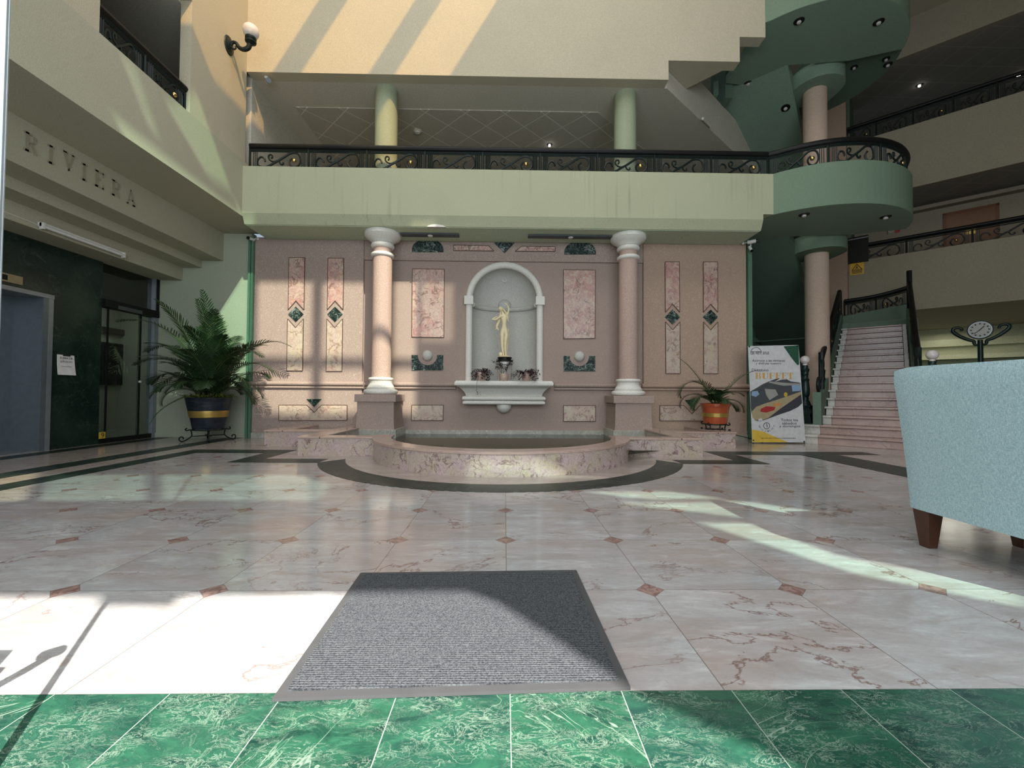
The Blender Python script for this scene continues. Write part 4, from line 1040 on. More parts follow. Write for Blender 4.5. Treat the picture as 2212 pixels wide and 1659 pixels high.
# ---------------------------------------------------------------- palms
def frond(mb, ms, p0, az, el, L, droop, leaf, rnd, n=42, bare=.20, pend=.16, twist=0.):
    p = Vector(p0); pts = [p.copy()]; N = n; ds = L/N; e = el; dirs = []
    for i in range(N):
        d = Vector((math.cos(az)*math.cos(e), math.sin(az)*math.cos(e), math.sin(e))); p = p+d*ds; e -= droop*ds*(.25+1.5*i/N)/L*1.1
        pts.append(p.copy()); dirs.append(d)
    ms.tube(pts, [.009*(1-.8*i/N)+.001 for i in range(N+1)], 5)
    for i in range(int(N*bare), N):
        f = (i/N-bare)/(1-bare); d = dirs[i]; side = d.cross(Vector((0, 0, 1)))
        if side.length < .05: side = Vector((math.sin(az), -math.cos(az), 0))
        side.normalize(); up = side.cross(d)
        ll = leaf*(math.sin(PI*min(1, .12+.88*f))**.6*.75+.25*(1-f))*rnd.uniform(.85, 1.1)
        for s in (-1, 1):
            fw = .55+.9*f
            dd = (side*s+d*fw+up*(.35-.2*f)+Vector((rnd.uniform(-.08, .08), rnd.uniform(-.08, .08), rnd.uniform(-.06, .06)))).normalized()
            q = pts[i]; w = .0092*leaf/.3; o = len(mb.v); acc = q; lastp = []
            wd = dd.cross(up).normalized() if dd.cross(up).length > .1 else side
            for k in range(5):
                g = k/4; c = q+dd*ll*g-Vector((0, 0, pend*ll*g*g)); ww = w*(math.sin(PI*(.15+.8*g)) if k < 4 else .05)
                mb.v += [tuple(c+wd*ww), tuple(c-wd*ww)]
            for k in range(4): mb.f.append((o+2*k, o+2*k+1, o+2*k+3, o+2*k+2))
def palm(root, base, fr, leafm, stemm, seed, spread=.06):
    rnd = random.Random(seed)
    for (az, el, L, dr, leaf, m) in fr:
        a = rnd.uniform(0, 2*PI); r = rnd.uniform(.2, 1)*spread
        p0 = Vector(base)+Vector((math.cos(a)*r, math.sin(a)*r, 0)); mb, ms = MB(), MB()
        frond(mb, ms, p0, az, el, L, dr, leaf, rnd)
        for b_m in (mb, ms): b_m.v = [(p[0], min(p[1], 7.59), p[2]) for p in b_m.v]
        o = mb.build('frond', m, root); ms.build('frond_stalk', stemm, o, smooth=True)
lpx, lpy = atY(450, 940, 7.12).x, 7.12
P1 = thing('potted_palm', 'large areca palm in a dark blue pot with a gold band, left of the fountain', 'potted plant', (lpx, lpy, 0))
pz0, pz1 = .205, .72
prf = [(.215, pz0), (.225, pz0+.02), (.25, .36), (.275, .46), (.305, .60), (.325, .70), (.335, pz1), (.315, pz1), (.30, .66), (.001, .655)]
MB().lathe(prf, (lpx, lpy, 0), 44).build('pot', 'potblue', P1, smooth=True, ang=50)
MB().lathe([(.262, .395), (.268, .40), (.276, .45), (.284, .49), (.285, .505), (.272, .508)], (lpx, lpy, 0), 44).build('gold_band', 'goldband', P1, smooth=True)
MB().lathe([(.001, .665), (.3, .66)], (lpx, lpy, 0), 30).build('soil', 'soil', P1)
fr = [(PI*1.02, 1.30, 2.25, 1.55, .36, 'leaf'), (PI*1.03, 1.12, 1.55, 1.75, .34, 'leafD'), (PI*.93, .98, 1.25, 2.2, .30, 'leafD'),
      (PI*1.12, .80, 1.05, 2.0, .26, 'leafD'), (-.05, 1.28, 1.85, 1.75, .34, 'leafD'), (-.15, 1.08, 1.45, 1.8, .30, 'leafD'), (.1, .85, 1.1, 2.1, .28, 'leafD'),
      (PI*.6, 1.50, 1.8, .9, .36, 'leaf'), (-.9, 1.42, 1.7, .9, .36, 'leafD'), (-2.0, 1.45, 1.75, .8, .36, 'leaf'), (1.3, 1.35, 1.6, 1.2, .34, 'leafD'),
      (-1.5, 1.25, 1.3, 1.4, .32, 'leafD'), (-2.5, 1.2, 1.35, 1.6, .32, 'leafD'), (-.5, 1.2, 1.35, 1.6, .32, 'leaf'), (-1.2, .95, 1.0, 1.9, .28, 'leafD'), (-1.9, .9, .95, 1.9, .28, 'leafD'),
      (2.2, 1.1, 1.2, 1.5, .3, 'leafD'), (.8, 1.0, 1.2, 1.6, .3, 'leafD'), (-.25, 1.32, 1.5, 1.5, .34, 'leafD'), (3.35, 1.3, 1.5, 1.4, .34, 'leafD'), (-1.6, 1.52, 1.85, .45, .32, 'leafD')]
r2 = random.Random(31)
fr += [(a+r2.uniform(-.35, .35), min(1.53, e+r2.uniform(-.12, .12)), L*r2.uniform(.72, .95), d*r2.uniform(.9, 1.2), l, 'leafD') for a, e, L, d, l, m in fr if True]
fr += [(r2.uniform(0, 6.28), r2.uniform(.9, 1.4), r2.uniform(.55, .9), r2.uniform(1.2, 1.9), .24, 'leafD') for _ in range(8)]
palm(P1, (lpx, lpy, .66), fr, 'leaf', 'stem', 4, .14)
rnd = random.Random(5); mb, ms = MB(), MB()
frond(mb, ms, (lpx-.24, lpy-.20, .74), -2.4, -.5, .62, .75, .20, rnd, 30, .05, .3); o = mb.build('hanging_frond', 'leafL', P1); ms.build('frond_stalk', 'stem', o)
mb = MB()
for k in range(160):
    a = rnd.uniform(0, 2*PI); r = rnd.uniform(.12, .33); q = Vector((lpx+r*math.cos(a), lpy+r*math.sin(a), .725))
    leafquad(mb, q, Vector((math.cos(a)+rnd.uniform(-.6, .6), math.sin(a)+rnd.uniform(-.6, .6), rnd.uniform(-.1, 1.0))), rnd.uniform(.08, .14), .045)
mb.build('ground_cover_leaves', plain('yellow_green_leaf', (.14, .19, .035), .5), P1)
mb = MB()
for k in range(16):
    a = rnd.uniform(0, 2*PI); q = Vector((lpx+.1*math.cos(a), lpy+.1*math.sin(a), .66)); mb.tube([q, q+Vector((math.cos(a)*.12, math.sin(a)*.12, .5))], [.013, .008], 6)
mb.build('canes', 'stem', P1, smooth=True)
def potstand(x, y, z0, ztop, r, lab, foot):
    t = thing('plant_stand', lab, 'plant stand', (x, y, z0)); 
    ring = [(x+r*math.cos(a*PI/14), y+r*math.sin(a*PI/14), ztop-.012) for a in range(28)]
    MB().tube(ring, .010, 6, True).build('top_ring', 'iron', t, smooth=True)
    mb = MB(); 
    for s in range(4):
        a = PI/4+PI/2*s-.15; c, s_ = math.cos(a), math.sin(a)
        def Q(rr, z): return (x+rr*c, y+rr*s_, z)
        h = ztop-z0
        pts = [Q(r+.05, ztop+.02), Q(r+.075, ztop+.0), Q(r+.05, ztop-.02), Q(r+.01, ztop-.01), Q(r-.01, z0+h*.5), Q(r+foot*.45, z0+.035), Q(r+foot*.9, z0+.012), Q(r+foot*1.15, z0+.045), Q(r+foot*1.05, z0+.085), Q(r+foot*.78, z0+.08), Q(r+foot*.75, z0+.05)]
        m2 = MB().tube(spline(pts, 6), .010, 6); m2.build('leg', 'iron', t, smooth=True, ang=60)
    MB().tube([(x-r*.7, y-r*.7, z0+(ztop-z0)*.45), (x+r*.7, y+r*.7, z0+(ztop-z0)*.45)], .008, 5).tube([(x-r*.7, y+r*.7, z0+(ztop-z0)*.45), (x+r*.7, y-r*.7, z0+(ztop-z0)*.45)], .008, 5).build('cross_bar', 'iron', t)
potstand(lpx, lpy, 0, .204, .23, 'curled iron stand under the large blue palm pot', .13)
rx_, ry_ = atY(1545, 900, 6.92).x, 6.92
P2 = thing('potted_palm', 'small palm in an orange terracotta pot with a gold band, right of the fountain', 'potted plant', (rx_, ry_, .335))
MB().lathe([(.172, .345), (.178, .36), (.188, .45), (.208, .60), (.214, .62), (.225, .628), (.228, .672), (.21, .675), (.2, .64), (.001, .635)], (rx_, ry_, 0), 40).build('pot', 'terracotta', P2, smooth=True, ang=50)
MB().lathe([(.189, .45), (.196, .455), (.203, .515), (.198, .52)], (rx_, ry_, 0), 40).build('gold_band', 'goldband', P2, smooth=True)
MB().lathe([(.001, .642), (.2, .64)], (rx_, ry_, 0), 26).build('soil', 'soil', P2)
fr = [(PI*.99, 1.15, 1.0, .55, .10, 'leafL'), (PI*1.02, 1.28, .98, 3.0, .26, 'leafD'), (PI*.95, .85, .75, 2.6, .20, 'leafD'), (PI*1.15, .75, .72, 2.4, .20, 'leafD'),
      (.0, 1.02, 1.0, .9, .15, 'leafD'), (.08, .90, .62, 1.6, .16, 'leaf'), (-.2, .6, .60, 2.2, .2, 'leafD'), (.3, .4, .55, 1.6, .18, 'leafD'),
      (-1.5, 1.2, .42, 1.4, .2, 'leafD'), (-1.0, 1.1, .45, 1.6, .2, 'leafD'), (-2.2, 1.1, .48, 1.6, .2, 'leafD'), (1.6, 1.1, .5, 1.4, .2, 'leafD'), (-1.7, .8, .45, 1.8, .18, 'leafD'), (-2.7, .7, .6, 1.8, .2, 'leafD')]
palm(P2, (rx_, ry_, .64), fr, 'leaf', 'stem', 9, .05)
potstand(rx_, ry_, .171, .345, .165, 'low curled iron stand under the terracotta palm pot', .07)

# ---------------------------------------------------------------- door mat
c = [atZ(u, v, .012) for u, v in ((779, 1236), (1245, 1230), (1362, 1482), (588, 1507))]
mt = MB(); n_ = (c[0]+c[1]+c[2]+c[3])/4
mt.prism([(p.x, p.y) for p in c], .001, .010, 'Z')
o = mt.build('door_mat', plain('dark_rubber_edge', (.055, .055, .058), .7)); tag(o, 'grey ribbed entrance mat with a dark rubber border on the marble floor', 'door mat')
inn = []
for i, p in enumerate(c):
    q0, q1 = c[i-1], c[(i+1) % 4]; d0 = (q0-p).normalized(); d1 = (q1-p).normalized(); inn.append(p+(d0+d1)*.026)
MB().prism([(p.x, p.y) for p in inn], .008, .014, 'Z').build('ribbed_carpet', 'mat', o)

# ---------------------------------------------------------------- armchair
ch = thing('armchair', 'pale blue fabric armchair with dark wooden legs, cut off by the right edge', 'armchair', (2.6, 1.95, 0))
def backx(z): f = max(0, (z-.2)/.77); return 2.246-.095*f**1.25
Yn, Yf = 1.50, 2.325
mb = MB(); NZ, NY = 14, 16; vs = []
def topz(y):
    e = min((y-Yn), (Yf-y))/.16; return .972-.02*(max(0, 1-e))**2
for side, off in ((0, 0), (1, .13)):
    for i in range(NZ+1):
        for j in range(NY+1):
            y = Yn+(Yf-Yn)*j/NY; z = .2+(topz(y)-.2)*i/NZ
            ey = min(j, NY-j)/NY; er = .012*(max(0, 1-ey*NY/1.0)); x = backx(z)+off*(1-.35*i/NZ)
            if side == 0 and i == NZ: x += .012
            if side == 0 and j in (0, NY): x += .008
            x -= .012*math.sin(PI*j/NY)*math.sin(PI*i/NZ) if side == 0 else 0
            vs.append((x, y, z))
m1 = (NZ+1)*(NY+1); fs = []
for i in range(NZ):
    for j in range(NY):
        a = i*(NY+1)+j; fs.append((a, a+1, a+NY+2, a+NY+1)); fs.append((m1+a, m1+a+NY+1, m1+a+NY+2, m1+a+1))
for i in range(NZ):
    for j in (0, NY): a = i*(NY+1)+j; fs.append((a, a+NY+1, m1+a+NY+1, m1+a))
for j in range(NY):
    for i in (0, NZ): a = i*(NY+1)+j; fs.append((a, a+1, m1+a+1, m1+a))
mb.add(vs, fs); mb.build('back', 'fabric', ch, smooth=True, ang=50)
def padded(x0, x1, y0, y1, z0, z1, nm, bev=.03):
    o = MB().box(x0, x1, y0, y1, z0, z1).build(nm, 'fabric', ch, smooth=True); b = o.modifiers.new('soft', 'BEVEL'); b.width = bev; b.segments = 4; return o
padded(2.36, 2.86, Yn+.0, Yn+.12, .2, .66, 'arm'); padded(2.36, 2.86, Yf-.12, Yf, .2, .66, 'arm')
padded(2.34, 2.86, Yn+.11, Yf-.11, .205, .34, 'seat_frame', .02); padded(2.33, 2.88, Yn+.13, Yf-.13, .335, .46, 'seat_cushion', .04)
for x, y in ((2.252, Yf-.1), (2.252, Yn+.01), (2.77, Yf-.1), (2.77, Yn+.01)):
    v = [(x, y, .203), (x+.088, y, .203), (x+.088, y+.088, .203), (x, y+.088, .203), (x+.02, y+.02, .0), (x+.072, y+.02, .0), (x+.072, y+.072, .0), (x+.02, y+.072, .0)]
    MB().add(v, [(0, 1, 2, 3), (7, 6, 5, 4), (0, 4, 5, 1), (1, 5, 6, 2), (2, 6, 7, 3), (3, 7, 4, 0)]).build('leg', 'legwood', ch, bevel=.004)

# ---------------------------------------------------------------- banner
A = [Vector((4.11, 7.15, 1.636)), Vector((4.957, 7.12, 1.661)), Vector((5.02, 7.05, .022)), Vector((4.14, 7.08, .022))]
bn = thing('roll_up_banner', 'white printed buffet banner on a floor stand, between the small palm and the stairs', 'banner', (4.58, 7.07, 0))
nb = ((A[1]-A[0]).cross(A[3]-A[0])).normalized()
if nb.y > 0: nb = -nb
def BN(x, y, off=.0):
    r = ray(1600+x/6.9125, 730+y/6.9125); e = Vector((0, 0, EYE)); k = (A[0]+nb*off-e).dot(nb)/r.dot(nb); return e+r*k
def bquad(pts, mat, nm, off=.002):
    P = [BN(x, y, off) for x, y in pts]; mb = MB(); o = len(mb.v)
    fl_ = tessellate_polygon([[Vector((x, y, 0)) for x, y in pts]])
    mb.add(P, [tuple(t) for t in fl_]); return mb.build(nm, mat, bn)
P = [BN(x, y) for x, y in ((110, 122), (864, 105), (968, 1560), (172, 1560))]; Q = [p-nb*.006 for p in P]
MB().add(P+Q, [(0, 1, 2, 3), (7, 6, 5, 4), (0, 4, 5, 1), (1, 5, 6, 2), (2, 6, 7, 3), (3, 7, 4, 0)]).build('printed_sheet', plain('white_banner_vinyl', (.58, .58, .59), .35), bn)
bquad([(640, 125), (864, 108), (872, 400), (845, 405), (800, 350), (760, 300), (690, 200)], 'dgink', 'green_corner')
bquad([(168, 1370), (230, 1378), (330, 1395), (390, 1420), (450, 1450), (560, 1495), (640, 1530), (702, 1558), (175, 1558)], 'yellowink', 'ochre_corner')
ph = [((145, 800), (230, 750), (330, 690), (430, 645), (560, 600), (585, 605), (500, 660), (600, 625), (690, 618), (750, 650), (890, 668), (918, 975), (860, 1030), (740, 1090), (560, 1150), (400, 1210), (300, 1245), (220, 1235), (185, 1180), (160, 1110), (152, 1040)), (.055, .06, .065)]
bquad(ph[0], plain('print_charcoal', ph[1], .5), 'buffet_photo')
def prn(name, c, *polys):
    for i, pl_ in enumerate(polys): bquad(pl_, plain(name, c, .5), 'buffet_photo_detail', .0035)
prn('print_grey', (.30, .29, .27), [(430, 648), (700, 672), (885, 680), (885, 700), (640, 715), (420, 668)], [(360, 760), (520, 770), (560, 850), (430, 930), (380, 850)])
prn('print_blue', (.22, .34, .50), [(165, 800), (250, 790), (280, 840), (230, 880), (160, 860)], [(760, 700), (890, 700), (895, 790), (770, 800)])
prn('print_tan', (.36, .29, .17), [(180, 1190), (230, 1230), (330, 1225), (420, 1190), (600, 1050), (905, 840), (900, 800), (700, 870), (520, 930), (330, 990), (230, 1030), (165, 1100)])
prn('print_dark', (.04, .04, .05), [(420, 1190), (560, 1148), (740, 1088), (860, 1028), (916, 972), (905, 850), (620, 1040)])
bquad([(300, 1060), (380, 1020), (520, 1030), (500, 1080), (380, 1115), (290, 1100)], plain('print_red', (.36, .03, .03), .4), 'buffet_photo_detail', .0045)
bquad([(470, 1005), (530, 965), (610, 985), (560, 1020)], plain('print_orange', (.55, .24, .07), .4), 'buffet_photo_detail', .0045)
bquad([(265+0, 1210), (310, 1200), (330, 1240), (265, 1240)], plain('print_pale', (.55, .55, .6), .4), 'buffet_photo_detail', .0045)
cc = [(672+28*math.cos(i*PI/8), 845+34*math.sin(i*PI/8)) for i in range(16)]; bquad(cc, plain('print_lemon', (.50, .33, .05), .4), 'buffet_photo_detail', .0045)
_fc = {}
def textverts(s):
    cu = bpy.data.curves.new('t', 'FONT'); cu.body = s; cu.resolution_u = 3; ob = bpy.data.objects.new('t', cu); C.objects.link(ob)
    dg = bpy.context.evaluated_depsgraph_get(); me = ob.evaluated_get(dg).to_mesh()
    v = [tuple(p.co) for p in me.vertices]; f = [tuple(p.vertices) for p in me.polygons]
    ob.evaluated_get(dg).to_mesh_clear(); bpy.data.objects.remove(ob); bpy.data.curves.remove(cu); return v, f
def textmap(s, fn, thick=0.):
    """fn(u, v) -> point, u along the line, v up, both 0..1 over the ink box"""
    v, f = textverts(s); xs = [p[0] for p in v]; ys = [p[1] for p in v]; x0, x1, y0, y1 = min(xs), max(xs), min(ys), max(ys)
    return [fn((p[0]-x0)/max(1e-6, x1-x0), (p[1]-y0)/max(1e-6, y1-y0)) for p in v], f
def btext(s, x0, yb, x1, yt, mat, sk=0., nm='printed_line', off=.003):
    P, f = textmap(s, lambda u, w: BN(x0+(x1-x0)*u, yb+sk*u-(yb-yt)*w, off)); return MB().add(P, f).build(nm, mat, bn)
btext('as ven  anas', 162, 246, 425, 205, 'ink')
btext('L', 147, 246, 160, 218, 'ink'); btext('t', 303, 252, 314, 210, 'ink')
def arcline(cx, cy, r0, r1, a0, a1, mat, nm, n=24, ky=1.):
    o = [(cx+r1*math.cos(a0+(a1-a0)*i/n), cy-r1*ky*math.sin(a0+(a1-a0)*i/n)) for i in range(n+1)]
    i_ = [(cx+r0*math.cos(a0+(a1-a0)*i/n), cy-r0*ky*math.sin(a0+(a1-a0)*i/n)) for i in range(n+1)]
    return bquad(o+i_[::-1], mat, nm, .003)
arcline(229, 222, 76, 83, 0, PI, 'ink', 'arch_emblem'); bquad([(152, 202), (308, 202), (308, 207), (152, 207)], 'ink', 'arch_emblem', .003)
btext('Asómate a las ventanas', 172, 355, 662, 318, 'ink'); btext('y disfruta nuestro', 226, 404, 604, 362, 'ink')
btext('Desayuno', 168, 512, 415, 458, 'ink')
# BUFFET in slab-serif capitals
def slab(ch, x0, x1, yb, yt):
    w, h = x1-x0, yb-yt; q = []
    def r(a, b, c, d): q.append([(x0+w*a, yb-h*c), (x0+w*b, yb-h*c), (x0+w*b, yb-h*d), (x0+w*a, yb-h*d)])
    st_ = .30
    if ch in 'BFE': r(.10, .10+st_, 0, 1); r(0, .5, 0, .05) if ch == 'F' else r(0, .6, 0, .05); r(0, .9 if ch != 'B' else .6, .95, 1)
    if ch in 'FE': r(.35, .72, .5, .55); r(.86, .92, .74, 1); r(.67, .73, .42, .63)
    if ch == 'E': r(.5, .95, 0, .05); r(.89, .95, 0, .27)
    if ch == 'B':
        for c0, rr, xx in ((.755, .245, .60), (.26, .26, .64)):
            for i in range(10):
                a0_, a1_ = -PI/2+PI*i/10, -PI/2+PI*(i+1)/10
                f_ = lambda a, k: (x0+w*(xx+(.30*k)*math.cos(a)), yb-h*(c0+(rr*(1 if k == 1 else .8))*math.sin(a)))
                q.append([f_(a0_, 1), f_(a1_, 1), f_(a1_, .25), f_(a0_, .25)])
        r(.35, .62, .49, .54)
    if ch == 'U':
        r(.12, .12+st_, .25, 1); r(.80, .87, .25, 1); r(0, .55, .95, 1); r(.68, 1, .95, 1)
        for i in range(10):
            a0_, a1_ = PI+PI*i/10, PI+PI*(i+1)/10
            fo = lambda a: (x0+w*(.495+.375*math.cos(a)), yb-h*(.27+.27*math.sin(a))); fi = lambda a: (x0+w*(.61+.19*math.cos(a)), yb-h*(.27+.21*math.sin(a)))
            q.append([fo(a0_), fo(a1_), fi(a1_), fi(a0_)])
    if ch == 'T': r(.36, .36+st_, 0, 1); r(.22, .80, 0, .05); r(0, 1, .94, 1); r(0, .06, .68, 1); r(.94, 1, .68, 1)
    return q
xs = [218, 315, 425, 520, 612, 700, 792]
mb = MB()
for i, ch_ in enumerate('BUFFET'):
    for q in slab(ch_, xs[i], xs[i+1]-8, 612, 520):
        fl_ = tessellate_polygon([[Vector((x, y, 0)) for x, y in q]]); mb.add([BN(x, y, .003) for x, y in q], [tuple(t) for t in fl_])
mb.build('headline', 'goldink', bn)
btext('Todos los', 600, 1245, 855, 1205, 'ink'); btext('sábados', 620, 1292, 835, 1255, 'ink'); btext('y domingos', 576, 1345, 890, 1300, 'ink')
btext('@LASVENTANAS.DEJARDINES', 306, 1512, 822, 1488, 'ink')
arcline(388, 1312, 42, 50, 0, 2*PI-.001, 'ink', 'clock_emblem', 40); bquad([(385, 1275), (390, 1275), (402, 1335), (396, 1337), (385, 1314)], 'ink', 'clock_emblem', .003)
mb = MB(); sarc = '08:00 a 13:30 h'
for i, c_ in enumerate(sarc):
    if c_ == ' ': continue
    a = math.radians(195+150*i/(len(sarc)-1)); cx, cy = 388+112*math.cos(a), 1285-108*math.sin(a); b = a+PI/2
    w_ = 3 if c_ == ':' else 8
    P_, f_ = textmap(c_, lambda u, w: BN(cx+((u-.5)*w_*math.cos(b))*1.6-(w-.5)*22*math.sin(b)*-1*-1, cy-((u-.5)*w_*1.6)*math.sin(b)-(w-.5)*22*math.cos(b), .003)); mb.add(P_, f_)
mb.build('opening_hours', 'ink', bn)
mb = MB(); back_ = -nb
for (x, y), (x2, y2) in (((118, 130), (960, 1555)), ((858, 112), (178, 1555))):
    mb.tube([BN(x, y, -.01), (BN(x, y, 0)+BN(x2, y2, 0))/2-nb*.16, BN(x2, y2, -.01)], .006, 6)
mid = (BN(118, 130)+BN(960, 1555))/2-nb*.16
mb.tube([mid, (mid.x, mid.y+.28, .01)], .007, 6); mb.tube([BN(185, 1555, -.01), BN(195, 1590, -.01)], .006, 6); mb.tube([BN(955, 1555, -.01), BN(945, 1600, -.01)], .006, 6)
mb.build('cross_stand', 'black', bn)
mb = MB()
for x, y in ((128, 130), (850, 118), (190, 1528), (948, 1548)): mb.sphere(BN(x, y, .004), .012, 8, 6)
mb.build('corner_hooks', 'black', bn)

# ---------------------------------------------------------------- wall lettering
def letter(ch, yc_, zb, w, h, X):
    st_ = w*.28; q = []
    def r(a, b, c, d): q.append([(a*w, c*h), (b*w, c*h), (b*w, d*h), (a*w, d*h)])
    if ch == 'I': r(.36, .64, 0, 1); r(.2, .8, 0, .1); r(.2, .8, .9, 1)
    if ch == 'R': r(.12, .38, 0, 1); r(0, .5, 0, .1); r(0, .6, .9, 1); r(.38, .75, .48, .58); r(.66, .9, .56, .92); q.append([(.4*w, .5*h), (.62*w, .5*h), (1.0*w, 0), (.74*w, 0)])
    if ch == 'V': q.append([(.0, h), (.32*w, h), (.60*w, 0), (.42*w, 0)]); q.append([(.78*w, h), (.95*w, h), (.58*w, 0), (.46*w, 0)]); r(0, .42, .92, 1); r(.66, 1.04, .92, 1)
    if ch == 'E': r(.12, .40, 0, 1); r(0, .95, 0, .1); r(0, .92, .9, 1); r(.4, .72, .46, .56); r(.82, .95, 0, .3); r(.8, .92, .72, 1)
    if ch == 'A': q.append([(.38*w, h), (.56*w, h), (1.0*w, 0), (.70*w, 0)]); q.append([(.38*w, h), (.5*w, h), (.18*w, 0), (.04*w, 0)]); r(.25, .75, .28, .37); r(-.04, .3, 0, .08); r(.62, 1.06, 0, .08)
    mb = MB()
    for p in q: mb.prism([(yc_-w/2+a, zb+b) for a, b in p], X, X+.009, 'X')
    return mb
LB = thing('wall_lettering', 'seven raised serif capital letters on the stepped beam at the left', 'lettering', (-5.1, 5.1, 3.4))
lm = plain('tarnished_gold_letter', (.36, .33, .24), .35, .2)
for ch_, u, v in zip('RIVIERA', (65, 108, 147, 180, 213, 249, 282), (310, 334, 350, 372, 388, 408, 427)):
    p = atX(u, v, -5.1); letter(ch_, p.y, p.z-.10, .135 if ch_ != 'I' else .12, .205, -5.1).build('letter', lm, LB)

# ---------------------------------------------------------------- lights and small fittings
p0_, p1_ = atX(85, 488, -5.80), atX(264, 551, -5.80)
ft_ = thing('fluorescent_light', 'switched-off white tube light under the stepped beam at the left', 'light', tuple(p0_))
MB().box(-5.82, -5.775, p0_.y, p1_.y, p0_.z-.0, p0_.z+.05).build('housing', 'whitepl', ft_)
MB().tube([(-5.765, p0_.y+.02, p0_.z+.0), (-5.765, p1_.y-.02, p0_.z+.0)], .022, 12).build('tube', 'tube', ft_, smooth=True)
for y in (p0_.y, p1_.y-.02): MB().box(-5.80, -5.745, y, y+.02, p0_.z-.035, p0_.z+.045).build('end_cap', 'whitepl', ft_)
MB().tube([(-5.81, p0_.y+.02, p0_.z+.01), (-5.81, p0_.y-.25, p0_.z+.02), (-5.81, p0_.y-.9, p0_.z+.03)], .005, 5).build('cable', 'whitepl', ft_)
# wall sconce
b_ = atX(494, 98, -4.29); sc = thing('wall_sconce', 'iron wall lamp with a white globe high on the left wall', 'wall lamp', tuple(b_))
def lx(dx, dz, dy=0): return (b_.x+dx, b_.y+dy, b_.z+dz)
mb = MB(); mb.lathe([(.13, 0), (.12, .015), (.09, .02), (.07, .035), (.03, .045)], (0, 0, 0), 28, T=lambda q: Vector((b_.x+q.z, b_.y+q.y*.85, b_.z+q.x*1.1))); mb.build('back_plate', 'iron', sc, smooth=True)
MB().tube(spline([lx(.03, .0), lx(.07, .05), lx(.12, .03), lx(.16, -.03), lx(.23, -.06), lx(.30, -.03), lx(.33, .05)], 7), [.02+.018*(i/42) for i in range(43)], 10).build('arm', 'iron', sc, smooth=True)
MB().tube(spline([lx(.05, -.03), lx(.08, -.06), lx(.11, -.04), lx(.10, -.01)], 6), .012, 8).build('arm_scroll', 'iron', sc, smooth=True)
MB().lathe([(.03, .02), (.05, .04), (.075, .05), (.08, .07), (.06, .085), (.078, .10), (.078, .125), (.05, .13)], lx(.335, 0), 24).build('cup', 'iron', sc, smooth=True, ang=50)
MB().sphere(lx(.335, .225), .115, 28, 18).build('globe', 'globe', sc, smooth=True)
def spot(p, lab, r=.078, tilt=None, on=False):
    t = thing('recessed_spotlight', lab, 'spotlight', (p.x, p.y, p.z)); z = p.z
    Tm = (lambda q: tilt @ (q-Vector((0, 0, z)))+Vector((p.x, p.y, z))) if tilt else (lambda q: q+Vector((p.x, p.y, 0)))
    MB().lathe([(r*.62, z-.012), (r, z-.012), (r*1.05, z+.0), (r*1.05, z+.004)], (0, 0, 0), 28, T=Tm).build('black_ring', 'black', t, smooth=True)
    MB().lathe([(r*.66, z-.011), (r*.4, z-.003), (.001, z-.001)], (0, 0, 0), 24, T=Tm).build('reflector', 'chrome', t, smooth=True)
    mb = MB().lathe([(.001, z-.05), (r*.38, z-.042), (r*.46, z-.025), (r*.34, z-.006), (.001, z-.004)], (0, 0, 0), 20, T=Tm); mb.build('bulb', 'lampon' if on else 'globe', t, smooth=True)
spot(atZ(1737, 463, ZS), 'recessed spotlight under the curved balcony, the one nearer the long parapet')
spot(atZ(1913, 468, ZS), 'recessed spotlight under the curved balcony, nearer the corridor side')
spot(atZ(1726, 45, ZU), 'upper landing spotlight in line above the round column')
spot(atZ(1898, 47, ZU), 'upper landing spotlight closest to the cream corridor wall')
spot(atZ(1616, 180, ZU), 'upper landing spotlight beside the cream corner beam')
spot(atZ(1913, 107, ZU+.14), 'first of three close-set spotlights under the dark rear landing', .07)
spot(atZ(1914, 127, ZU+.14), 'middle of three close-set spotlights under the dark rear landing', .06)
spot(atZ(1918, 139, ZU+.14), 'last and lowest of three close-set spotlights under the dark rear landing', .07)
spot(atZ(1845, 145, ZU+.14), 'single spotlight under the dark rear landing near the upper column', .06)
r_ = ray(1697, 233); e_ = Vector((0, 0, EYE)); dv = DT(1, 0); sl = .37
k_ = (ZU+sl*9.38-EYE)/(r_.z+sl*(r_.x*dv.x+r_.y*dv.y)); ps = e_+r_*k_
spot(ps, 'spotlight on the sloping green underside of the upper stair flight', .08, Matrix.Rotation(.35, 3, Vector((-math.sin(TH), math.cos(TH), 0))))
spot(atZ(1986, 184, 9.55), 'lit spotlight in the dark ceiling of the topmost corridor', .07, on=True)
spot(atZ(2200, 163, 9.55), 'lit spotlight shining through the topmost railing at the right edge', .09, on=True)
q = atZ(902, 283, 6.085); t = thing('smoke_detector', 'round white detector on the diagonal ceiling tiles beside the lit green column', 'smoke detector', tuple(q))
MB().lathe([(.085, q.z), (.085, q.z-.015), (.07, q.z-.025)], (q.x, q.y, 0), 24).build('housing', 'ceil', t, smooth=True)
MB().lathe([(.055, q.z-.024), (.05, q.z-.04), (.001, q.z-.042)], (q.x, q.y, 0), 24).build('sensor', 'whitepl', t, smooth=True)
spot(atZ(1187, 312, 6.085), 'small lit spotlight in the gallery ceiling just above the long railing', .05, on=True)
